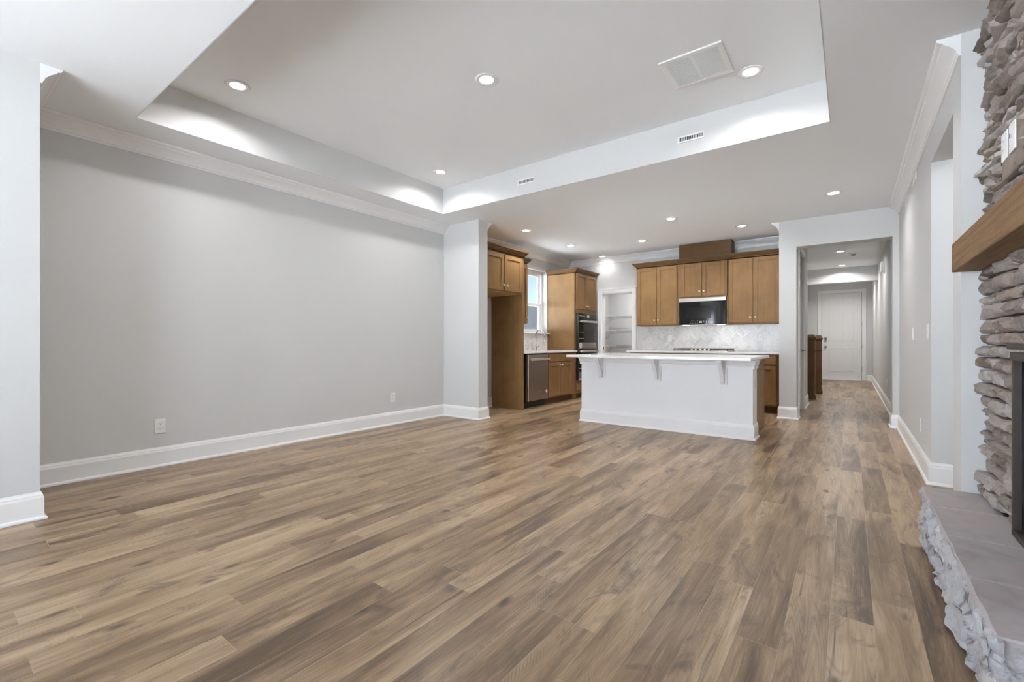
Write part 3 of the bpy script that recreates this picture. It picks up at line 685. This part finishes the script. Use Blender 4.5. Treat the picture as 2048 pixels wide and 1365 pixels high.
for gx0, gx1 in ((-2.385, -2.12), (-2.108, -1.822), (-1.81, -1.545)):
    g = MB()
    y0 = 7.83 if gx0 == -2.108 else 7.74
    for k in range(5):
        xx = gx0+.008+(gx1-gx0-.016)*k/4; g.box(xx-.006, xx+.006, y0, 8.22, .938, .958)
    for yy in (y0, (y0+8.22)/2, 8.21): g.box(gx0, gx1, yy, yy+.012, .936, .958)
    for xx in (gx0, gx1-.014):
        for yy in (y0, 8.208): g.box(xx, xx+.014, yy, yy+.014, .922, .938)
    part('grate', g, M['iron'], t, .002)
for kx in (-2.10, -2.035, -1.965, -1.895, -1.83):
    part('knob', MB().lathe([(.020, 0), (.020, .006), (.016, .010), (.015, .034), (.012, .037)], (kx, 7.775, .922), 'Z', 18), M['steelL'], t, smooth=True)

# ---- island
IX0, IX1, IY0, IY1 = -2.91, -.84, 5.46, 6.35
t = thing('kitchen_island', 'white panelled kitchen island with brown cabinets behind', 'island', ((IX0+IX1)/2, 5.9, 0))
part('body', MB().box(IX0, IX1, IY0, 5.72, 0, .866), M['isl'], t, .003)
APR = [(0, .770), (.016, .770), (.016, .800), (.022, .812), (.026, .835), (.034, .846), (.036, .866), (0, .866)]
part('apron_molding', MB().sweep([(IX0, 5.72), (IX0, IY0), (IX1, IY0), (IX1, 5.72)], [(-o, z) for o, z in APR]), M['isl'], t)
part('base_molding', MB().sweep([(IX0, 5.72), (IX0, IY0), (IX1, IY0), (IX1, 5.72)], [(-o, z) for o, z in BASE]), M['isl'], t)
CB = part('cabinet', MB().box(IX0+.01, IX1-.012, 5.722, IY1-.02, .0, .866), M['cab'], t, .002, label='brown cabinet side')
part('face_frame', MB().box(IX0+.01, IX1-.010, IY1-.02, IY1, .0, .866), M['cab'], t, .001)
FI = FRF(IY1)
wd = (IX1-IX0-.06)/4
for k in range(4):
    a = IX0+.02+k*(wd+.004); shaker(FI, a, a+wd, .128, .852, 0, t, knob=(a+.03 if k % 2 else a+wd-.03, .80))
def corbel(x):
    y0, ztop = IY0-.016, .866
    dep, hgt = .155, .275
    pts = [(y0, ztop), (y0-dep, ztop), (y0-dep, ztop-.030)]
    for k in range(1, 13):
        a = k/12; pts.append((y0-.032-(dep-.032)*(.55*(1-a)+.45*(1-math.sin(a*PI/2))), ztop-.030-(hgt-.080)*a))
    pts += [(y0-.030, ztop-hgt+.030), (y0-.016, ztop-hgt+.012), (y0, ztop-hgt+.010)]
    c = part('corbel', MB().prism(pts, 'X', x-.023, x+.023), M['isl'], t, .004)
    part('back_plate', MB().box(x-.052, x+.052, IY0-.016, IY0+.001, .588, .845), M['isl'], c, .004)
for x in (-2.61, -1.882, -1.142): corbel(x)
part('outlet_plate', MB().box(IX1, IX1+.006, 5.585, 5.655, .56, .675), M['plastic'], t, .002)
tag(part('island_worktop', MB().box(-2.935, -.800, 5.09, 6.39, .868, .899), M['quartz'], None, .005), 'long white quartz worktop overhanging the kitchen island', 'countertop')

# ---- pantry shelves
def wshelf(z, label):
    t = thing('wire_shelf', label, 'shelf', (-4.1, 9.7, z), 'pantry wire shelves')
    b = MB(); 
    for yy in (9.60, 9.75, 9.88): b.tube([(-4.55, yy, z), (-2.91, yy, z)], .0045, 6)
    b.tube([(-4.25, 9.60, z-.03), (-2.91, 9.60, z-.03)], .0045, 6)
    n = 54
    for k in range(n): xx = -4.54+k*(1.62/(n-1)); b.tube([(xx, 9.895, z+.004), (xx, 9.60, z+.004), (xx, 9.598, z-.03)], .0018, 4)
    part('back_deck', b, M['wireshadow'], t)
    b = MB()
    for xx in (-4.54, -4.4, -4.25): b.tube([(xx, 8.47, z), (xx, 9.6, z)], .0045, 6)
    b.tube([(-4.25, 8.47, z-.03), (-4.25, 9.6, z-.03)], .0045, 6)
    for k in range(38): yy = 8.48+k*.03; b.tube([(-4.55, yy, z+.004), (-4.25, yy, z+.004), (-4.248, yy, z-.03)], .0018, 4)
    part('side_deck', b, M['wire'], t)
    part('brace', MB().tube([(-4.25, 9.52, z-.02), (-4.555, 9.52, z-.27)], .006, 6), M['wireshadow'], t)
    return t
wshelf(1.65, 'top wire shelf in the pantry'); wshelf(1.32, 'middle wire shelf of the pantry, below the top one'); wshelf(.99, 'lowest visible wire shelf in the pantry')

# ---- outlets, switches, vents
def plate(name, fr, u, z, label, cat, kind, w=.072, hgt=.118):
    (ox, oy), (ux, uy), (nx, ny) = fr
    t = thing(name, label, cat, (ox+ux*u, oy+uy*u, z))
    part('cover_plate', MB().lb(fr, u-w/2, u+w/2, .0005, .006, z-hgt/2, z+hgt/2), M['plastic'], t, .002)
    if kind == 'outlet':
        for dz in (-.020, .020):
            r = part('receptacle', MB().lb(fr, u-.017, u+.017, .006, .0075, z+dz-.014, z+dz+.014), M['plastic'], t, .001)
            sl = MB(); sl.lb(fr, u-.008, u-.0055, .0074, .0078, z+dz-.001, z+dz+.008).lb(fr, u+.0055, u+.008, .0074, .0078, z+dz-.001, z+dz+.008).lb(fr, u-.002, u+.002, .0074, .0078, z+dz-.009, z+dz-.005)
            part('slot', sl, M['dark'], r)
    elif kind == 'switch':
        part('rocker', MB().lb(fr, u-.016, u+.016, .006, .010, z-.033, z+.033), M['plastic'], t, .002)
    elif kind == 'toggle':
        part('toggle', MB().lb(fr, u-.005, u+.005, .006, .016, z-.006, z+.012), M['chrome'], t, .001)
    return t
plate('power_outlet', FRL(XL), 1.29, .345, 'white wall outlet low on the left wall, nearer one', 'outlet', 'outlet', .078, .122)
plate('power_outlet', FRL(XL), 3.74, .35, 'white wall outlet low on the left wall, near the far corner', 'outlet', 'outlet', .078, .122)
plate('power_outlet', FRR(XR), 5.15, .355, 'white wall outlet low on the right wall', 'outlet', 'outlet')
plate('light_switch', FRR(XR), 5.73, 1.14, 'white light switch on the right wall, nearer the hall', 'switch', 'switch', .072)
plate('light_switch', FRR(XR), 4.715, 1.145, 'white light switch on the right wall beside the opening', 'switch', 'switch')
plate('power_outlet', FRB(YK-.010), -1.175, 1.13, 'white outlet on the marble backsplash, right of the cooktop', 'outlet', 'outlet', .085, .12)
plate('light_switch', FRB(YK-.010), -2.63, 1.13, 'white plate on the marble backsplash, left of the cooktop', 'switch', 'switch')
plate('power_outlet', FRR(XR), 9.6, .40, 'white wall outlet low on the hall right wall', 'outlet', 'outlet')

def reg(label, fr, u0, u1, z0, z1, n):
    (ox, oy), (ux, uy), (nx, ny) = fr
    t = thing('air_vent', label, 'vent', (ox+ux*(u0+u1)/2, oy+uy*(u0+u1)/2, (z0+z1)/2))
    e = .014
    f = MB(); f.lb(fr, u0-e, u0, .0, .006, z0-e, z1+e).lb(fr, u1, u1+e, 0, .006, z0-e, z1+e).lb(fr, u0, u1, 0, .006, z1, z1+e).lb(fr, u0, u1, 0, .006, z0-e, z0)
    part('frame', f, M['plastic'], t, .001)
    part('cavity', MB().lb(fr, u0, u1, .0003, .0012, z0, z1), M['dark'], t)
    for k in range(n):
        uu = u0+(u1-u0)*(k+.5)/n; part('blade', MB().lb(fr, uu-(u1-u0)/n*.16, uu+(u1-u0)/n*.16, .0012, .007, z0, z1), M['slotgrey'] if False else M['plastic'], t)
    return t
reg('white supply vent low slats on the tray face, right one above the island', FRB(TY1-.004), -1.245, -1.040, 2.880, 2.912, 14)
reg('white supply vent on the tray face, left one near the corner', FRB(TY1-.004), -3.045, -2.838, 2.872, 2.904, 12)
reg('small wall vent under the right crown molding, nearer one', FRR(XR), 5.50, 5.72, 2.553, 2.606, 3)
reg('small wall vent under the right crown molding, farther one', FRR(XR), 6.28, 6.50, 2.553, 2.606, 3)
# return air grille
t = thing('return_grille', 'large white return air grille in the tray ceiling', 'vent', (-.89, 3.45, TZ))
gx0, gx1, gy0, gy1 = -1.105, -.685, 3.235, 3.655
f = MB().box(gx0, gx1, gy0, gy0+.035, TZ-.012, TZ-.0005).box(gx0, gx1, gy1-.035, gy1, TZ-.012, TZ-.0005).box(gx0, gx0+.035, gy0+.035, gy1-.035, TZ-.012, TZ-.0005).box(gx1-.035, gx1, gy0+.035, gy1-.035, TZ-.012, TZ-.0005)
part('frame', f, M['plastic'], t, .003)
part('center_bar', MB().box(-.905, -.885, gy0+.035, gy1-.035, TZ-.009, TZ-.001), M['plastic'], t)
part('backing', MB().box(gx0+.035, gx1-.035, gy0+.035, gy1-.035, TZ-.0014, TZ-.0004), M['slotgrey'], t)
for k in range(30):
    yy = gy0+.04+(gy1-gy0-.08)*k/29; part('louver', MB().box(gx0+.035, gx1-.035, yy-.0028, yy+.0028, TZ-.011, TZ-.008), M['plastic'], t)

# ---- hall door (closet), front door
def panels(fr, rects, n, parent):
    for (u0, u1, z0, z1) in rects:
        b = MB(); k = .014
        b.lb(fr, u0, u1, n, n+.010, z0, z0+k).lb(fr, u0, u1, n, n+.010, z1-k, z1).lb(fr, u0, u0+k, n, n+.010, z0+k, z1-k).lb(fr, u1-k, u1, n, n+.010, z0+k, z1-k)
        b.lb(fr, u0+.035, u1-.035, n, n+.004, z0+.035, z1-.035)
        part('raised_panel', b, M['door'], parent, .003)
FD = FRB(15.75)
d = sroot('door_1', (-.195, 15.75, 0))
dx0, dx1 = -.655, .258
lf = part('door_leaf', MB().lb(FD, dx0+.004, dx1-.004, .004, .03, .012, 2.436), M['door'], d, .002)
panels(FD, [(-.49, -.235, 2.12, 2.30), (-.17, .085, 2.12, 2.30), (-.49, -.235, 1.10, 1.99), (-.17, .085, 1.10, 1.99), (-.49, -.235, .245, .895), (-.17, .085, .245, .895)], .03, d)
cs = MB().lb(FD, dx0-.095, dx0-.002, .0, .022, 0, 2.535).lb(FD, dx1+.002, dx1+.095, .0, .022, 0, 2.535).lb(FD, dx0-.002, dx1+.002, .0, .022, 2.442, 2.535)
part('casing', cs, M['trim'], d, .003)
part('gap', MB().lb(FD, dx0-.004, dx1+.004, .0, .004, .0, 2.443), M['slotgrey'], d)
kd = part('keypad_lock', MB().lb(FD, -.592, -.535, .03, .055, 1.075, 1.20), M['steel'], d, .004); part('keypad_screen', MB().lb(FD, -.586, -.541, .055, .057, 1.135, 1.19), M['slotgrey'], kd)
part('door_knob', MB().lathe([(.034, 0), (.034, .008), (.014, .012), (.014, .03), (.028, .04), (.030, .055), (.02, .066)], (-.562, 15.72, .935), '-Y', 18), M['steel'], d, smooth=True)
for z in (2.19, 1.55, .95, .33): part('hinge', MB().lb(FD, dx1-.010, dx1+.008, .028, .038, z-.055, z+.055), M['steel'], d)
part('threshold', MB().lb(FD, dx0, dx1, .0, .09, 0.0005, .012), M['trim'], d)

FH = FRL(XH-.035)
d = sroot('door_2', (XH, 8.04, 0))
lf = part('door_leaf', MB().lb(FH, DY0+.004, DY1-.004, -.035, .0, .010, DZ-.004), M['door'], d, .002)
rc = []
for (a, b) in ((DY0+.11, 8.00), (8.08, DY1-.11)):
    rc += [(a, b, 2.02, 2.27), (a, b, 1.12, 1.92), (a, b, .26, 1.0)]
panels(FH, rc, 0.0, d)
part('casing', MB().box(XH, XH+.018, DY0-.08, DY0, 0, DZ+.08).box(XH, XH+.018, DY1, DY1+.08, 0, DZ+.08).box(XH, XH+.018, DY0, DY1, DZ, DZ+.08), M['trim'], d, .003)
for z in (2.17, 1.63, .98, .33): part('hinge', MB().box(XH-.036, XH-.020, DY0-.003, DY0+.016, z-.05, z+.05), M['steel'], d)
part('lever_handle', MB().tube([(XH-.035, DY1-.07, .93), (XH+.028, DY1-.07, .93), (XH+.032, DY1-.09, .932), (XH+.032, DY1-.19, .936)], .010, 10), M['steel'], d, smooth=True)
part('rose', MB().lathe([(.03, 0), (.03, .008), (.012, .012)], (XH-.035, DY1-.07, .93), 'X', 18), M['steel'], d)

# ---- staircase, newels, rail
st_ = sroot('staircase', (-1.2, 10.7, 0))
b = MB(); tr = MB()
for k in range(6):
    x1 = -.66-k*.265; b.box(x1-.265, x1, 10.14, 11.20, 0, .185*(k+1)-.03)
    tr.box(x1-.275, x1+.028, 10.12, 11.22, .185*(k+1)-.03, .185*(k+1))
part('riser', b, M['trim'], st_); part('tread', tr, M['newel'], st_, .004)
sk = MB().prism([(-.645, 0), (-.645, .24), (-2.25, 1.36), (-2.25, 0)], 'Y', 10.09, 10.118)
part('skirt_board', sk, M['trim'], st_)
def newel(x, y, label):
    t = thing('newel_post', label, 'newel post', (x, y, 0))
    part('shaft', MB().box(x-.058, x+.058, y-.058, y+.058, .0, 1.10), M['newel'], t, .003)
    part('foot', MB().box(x-.072, x+.072, y-.072, y+.072, .0, .065).box(x-.066, x+.066, y-.066, y+.066, .065, .085), M['newel'], t, .004)
    part('collar', MB().box(x-.068, x+.068, y-.068, y+.068, .895, .912), M['newel'], t, .003)
    cp = MB().box(x-.062, x+.062, y-.062, y+.062, 1.10, 1.115).box(x-.078, x+.078, y-.078, y+.078, 1.115, 1.15)
    bm = cp.bm; z0, z1, a, c_ = 1.15, 1.205, .07, .045
    A = [bm.verts.new((x+sx*a, y+sy*a, z0)) for sx, sy in ((-1, -1), (1, -1), (1, 1), (-1, 1))]; Bv = [bm.verts.new((x+sx*c_, y+sy*c_, z1)) for sx, sy in ((-1, -1), (1, -1), (1, 1), (-1, 1))]
    bm.faces.new(A[::-1]); bm.faces.new(Bv)
    for i in range(4): bm.faces.new((A[i], A[(i+1)%4], Bv[(i+1)%4], Bv[i]))
    part('cap', cp, M['newel'], t, .003)
newel(-.58, 10.10, 'brown square newel post at the hall stairs, nearer one')
newel(-.525, 11.24, 'brown square newel post at the hall stairs, farther one behind')
t = thing('handrail', 'sloping brown handrail with iron balusters rising from the nearer newel', 'railing', (-1.4, 10.1, .2))
r = MB().prism([(-.64, 1.005), (-.64, 1.075), (-2.2, 2.165), (-2.2, 2.095)], 'Y', 10.07, 10.13); part('rail', r, M['newel'], t, .006)
for k in range(7):
    xx = -.735-k*.20; z0 = .185*(1+int((-.66-xx)/.265)); z1 = 1.03+(-.64-xx)*.70
    part('baluster', MB().tube([(xx, 10.10, z0+.0), (xx, 10.10, z1)], .008, 8).lathe([(.018, 0), (.018, .02), (.009, .03)], (xx, 10.10, z0), 'Z', 10).lathe([(.013, 0), (.014, .025), (.009, .05)], (xx, 10.10, z0+.16), 'Z', 10), M['iron'], t)
# hall ceiling detector and door chime
t = thing('smoke_detector', 'small square detector on the hall ceiling', 'detector', (.051, 10.75, CZ))
part('base', MB().box(-.02, .12, 10.68, 10.82, CZ-.012, CZ-.0005), M['plastic'], t, .004); part('grille', MB().box(.015, .085, 10.70, 10.80, CZ-.03, CZ-.012), solid('beige_grille', (.30, .27, .23), .6), t, .006)
t = thing('door_chime', 'white box door chime high on the hall right wall', 'chime', (XR, 10.2, 2.36))
part('housing', MB().box(XR-.055, XR-.0005, 10.1, 10.32, 2.30, 2.46), M['plastic'], t, .006); part('back_plate', MB().box(XR-.010, XR-.0005, 10.08, 10.34, 2.28, 2.47), M['plastic'], t, .002)

# ------------------------------------------------------------------ fireplace
def stone_block(bm, y0, y1, z0, z1, x, depth, seed, amp, face='X', nu=None, nv=None, taper=.018):
    """chiselled stone whose rough face looks to -X (face 'X') or -Y (face 'Y', y0..y1 then being x)"""
    rnd = random.Random(seed)
    nu = nu or max(5, int((y1-y0)/.020)); nv = nv or max(4, int((z1-z0)/.014))
    grid = []
    ph = Vector((rnd.uniform(-50, 50), rnd.uniform(-50, 50), rnd.uniform(-50, 50)))
    tu, tv = rnd.uniform(-.5, .5)*amp, rnd.uniform(-.6, .6)*amp
    for i in range(nu+1):
        row = []
        for j in range(nv+1):
            u, v = i/nu, j/nv
            yy = y0+(y1-y0)*u; zz = z0+(z1-z0)*v
            p = Vector((yy*.55, zz*1.1, 0))
            q = p*11+ph
            h = noise.cell(Vector((yy*8+noise.noise(q)*1.3, zz*30+noise.noise(q+Vector((9, 3, 1)))*1.3, 0))+ph)*amp*.75
            h += noise.noise(p*9+ph)*amp*1.1+noise.noise(p*24+ph)*amp*.45+noise.noise(p*60+ph)*amp*.16
            h += tu*(u-.5)*2+tv*(v-.5)*2
            ed = min(u*(y1-y0), (1-u)*(y1-y0), v*(z1-z0)*1.3, (1-v)*(z1-z0)*1.3)
            rr = max(0, 1-ed/taper); h -= amp*1.25*rr*rr
            jy = noise.noise(Vector((yy*14, zz*14, 3))+ph)*.006 if 0 < i < nu else noise.noise(Vector((zz*30, 5, 3))+ph)*.008
            jz = noise.noise(Vector((yy*14, zz*14, 8))+ph)*.004
            d = x-h if face == 'X' else x-h
            row.append(bm.verts.new((d, yy+jy, zz+jz) if face == 'X' else (yy+jy, d, zz+jz)))
        grid.append(row)
    back = []
    xb = x+depth
    def bk(v): return bm.verts.new((xb, v.co.y, v.co.z) if face == 'X' else (v.co.x, xb, v.co.z))
    for i in range(nu):
        for j in range(nv):
            a, b, c, d = grid[i][j], grid[i+1][j], grid[i+1][j+1], grid[i][j+1]
            if (i+j+seed) % 2: bm.faces.new((a, b, c)); bm.faces.new((a, c, d))
            else: bm.faces.new((a, b, d)); bm.faces.new((b, c, d))
    rim = [grid[i][0] for i in range(nu+1)]+[grid[nu][j] for j in range(1, nv+1)]+[grid[i][nv] for i in range(nu-1, -1, -1)]+[grid[0][j] for j in range(nv-1, 0, -1)]
    bv = [bk(v) for v in rim]
    for i in range(len(rim)): bm.faces.new((rim[i], rim[(i+1) % len(rim)], bv[(i+1) % len(rim)], bv[i]))

SX = 0.556           # mean face of the stonework
SY0, SY1 = 1.79, 3.425
FB0, FB1, FBZ = 2.02, 2.770, 1.085      # firebox opening
HZ = .25
fp = thing('fireplace', 'ledge stone fireplace with a black firebox on the right wall', 'fireplace', (SX, 2.6, HZ))
def course(zs, ze, skip, amp, hmin, hmax, lmin, lmax, seed):
    rnd = random.Random(seed); bm = bmesh.new(); z = zs
    n = 0
    while z < ze-.012:
        hh = rnd.uniform(hmin, hmax)
        if z+hh > ze-.03: hh = ze-z
        spans = [(SY0, SY1)]
        if skip and z < FBZ-.02: spans = [(SY0, FB0-.012), (FB1+.012, SY1)]
        for a, b in spans:
            y = b-rnd.uniform(-.012, .012)
            while y > a+.02:
                ln = rnd.uniform(lmin, lmax)
                if y-ln < a+.07: ln = y-a
                if ln > .2 and hh > .075 and rnd.random() < .35:
                    zc = z+hh*rnd.uniform(.4, .6); n += 2
                    stone_block(bm, y-ln+.003, y-.003, z+.003, zc-.002, SX+rnd.uniform(-.012, .012), .10, n*13+seed, amp)
                    stone_block(bm, y-ln+.003, y-.003, zc+.002, z+hh-.003, SX+rnd.uniform(-.012, .012), .10, n*17+seed, amp)
                else:
                    n += 1; stone_block(bm, y-ln+.004, y-.004, z+.004, z+hh-.004, SX+rnd.uniform(-.022, .014), .10, n*13+seed, amp)
                y -= ln
        z += hh
    return bm
lower = course(HZ+.008, 1.448, True, .015, .052, .080, .10, .28, 3)
part('lower_stonework', lower, M['stone'], fp)
# flat outlet stone
PS = (2.62, 2.935, 1.775, 1.99)
upper = course(1.58, CZ-.002, False, .019, .038, .078, .16, .42, 8)
cut = [f for f in upper.faces if PS[0] < f.calc_center_median().y < PS[1] and PS[2] < f.calc_center_median().z < PS[3]]
bmesh.ops.delete(upper, geom=cut, context='FACES')
part('upper_stonework', upper, M['stone'], fp)
part('mortar_bed', MB().box(SX+.055, FX-.001, SY0+.01, FB0-.01, HZ+.008, CZ).box(SX+.055, FX-.001, FB1+.01, SY1-.01, HZ+.008, CZ).box(SX+.055, FX-.001, FB0-.01, FB1+.01, FBZ, CZ), M['mortar'], fp)
part('outlet_stone', MB().box(SX-.012, SX+.07, PS[0], PS[1], PS[2], PS[3]), M['stone'], fp, .008, label='flat grey stone carrying two white plates')
fb = part('firebox', MB().box(SX+.05, FX-.002, FB0, FB1, HZ+.008, FBZ), M['black'], fp)
fr_ = MB().box(SX-.015, SX+.06, FB1-.015, FB1, HZ+.030, .985).box(SX-.015, SX+.06, FB0, FB0+.015, HZ+.030, .985).box(SX-.015, SX+.06, FB0, FB1, HZ+.006, HZ+.030)
fr_.box(SX-.020, SX+.06, FB0, FB1, .985, 1.018)
part('metal_frame', fr_, M['bronze'], fp, .002)
part('louver_bar', MB().box(SX-.028, SX+.0, FB0-.015, FB1+.004, 1.030, 1.054), M['bronze'], fp, .002)
part('glass_front', MB().box(SX+.012, SX+.018, FB0+.015, FB1-.015, HZ+.030, .985), M['fireglass'], fp)
FS = FRR(SX-.0125)
plate('power_outlet', FS, 2.866, 1.915, 'white outlet plate on the fireplace stone, left one', 'outlet', 'outlet', .088, .122)
plate('cable_plate', FS, 2.748, 1.915, 'white plate with a metal connector on the fireplace stone, right one', 'wall plate', 'toggle', .088, .122)
tag(part('mantel_beam', MB().box(.44, SX+.02, 1.83, 3.39, 1.437, 1.590), M['mantel'], None, .005), 'thick rough brown wooden mantel across the stone fireplace', 'mantel')
# hearth
he = thing('hearth', 'raised stone hearth with slab top at the foot of the fireplace', 'hearth', (.45, 2.6, 0))
ys = [1.792, 2.197, 2.625, 3.055, 3.432]
for i in range(4):
    bm = bmesh.new(); mb = MB(); mb.bm.free(); mb.bm = bm
    x1 = SX+.075 if i < 3 else SX+.02
    y1 = ys[i+1]-.004
    n = 40
    gx = [.318, .326, .34, .40, .48, .56, x1]
    yy = [ys[i]+.004, ys[i]+.010]+[ys[i]+.004+(y1-ys[i]-.004)*k/24 for k in range(1, 24)]+[y1-.006, y1]
    G = []
    for xk in gx:
        G.append([bm.verts.new((xk+(noise.noise(Vector((yv*9, 2, i)))*.007 if xk < .33 else 0), yv, HZ-(.012 if (xk == gx[0]) else 0)-(.006 if yv in (yy[0], yy[-1]) else 0)+noise.noise(Vector((xk*7, yv*7, 1)))*.0025)) for yv in yy])
    for a in range(len(gx)-1):
        for b in range(len(yy)-1): bm.faces.new((G[a][b], G[a+1][b], G[a+1][b+1], G[a][b+1]))
    rim = [G[a][0] for a in range(len(gx))]+[G[-1][b] for b in range(1, len(yy))]+[G[a][-1] for a in range(len(gx)-2, -1, -1)]+[G[0][b] for b in range(len(yy)-2, 0, -1)]
    low = [bm.verts.new((v.co.x, v.co.y, HZ-.028)) for v in rim]
    for a in range(len(rim)): bm.faces.new((rim[a], rim[(a+1) % len(rim)], low[(a+1) % len(rim)], low[a]))
    bm.faces.new(low)
    part('top_slab', bm, M['slab'], he)
bm = bmesh.new(); rnd = random.Random(5); n = 0
y = 3.43
while y > 1.79:
    ln = min(rnd.uniform(.10, .24), y-1.775)
    if y-ln < 1.85: ln = y-1.775
    zc = rnd.uniform(.085, .135); n += 2
    stone_block(bm, y-ln+.001, y-.001, 0.001, zc, .306+rnd.uniform(-.008, .006), .018, n*11, .014, nu=max(6, int(ln/.016)), nv=8)
    stone_block(bm, y-ln+.001, y-.001, zc, HZ-.004, .308+rnd.uniform(-.006, .008), .018, n*19, .014, nu=max(6, int(ln/.016)), nv=8)
    y -= ln
part('front_stonework', bm, M['palestone'], he)
bm = bmesh.new(); x = .312
for (a, b) in ((.312, .47), (.47, .64)):
    for (z0, z1) in ((.001, .11), (.11, HZ-.008)): n += 1; stone_block(bm, a, b, z0, z1, 1.79, .012, n*7, .010, face='Y')
part('end_stonework', bm, M['palestone'], he)
part('seam_grout', MB().box(.33, SX+.06, ys[1]-.0035, ys[1]+.0035, HZ-.03, HZ-.003), M['grout'], he)
for q in (2, 3): part('seam_grout', MB().box(.33, SX+.06, ys[q]-.0035, ys[q]+.0035, HZ-.03, HZ-.003), M['grout'], he)
part('core', MB().box(.322, .64, 1.86, 3.42, .001, HZ-.03), M['mortar'], he)
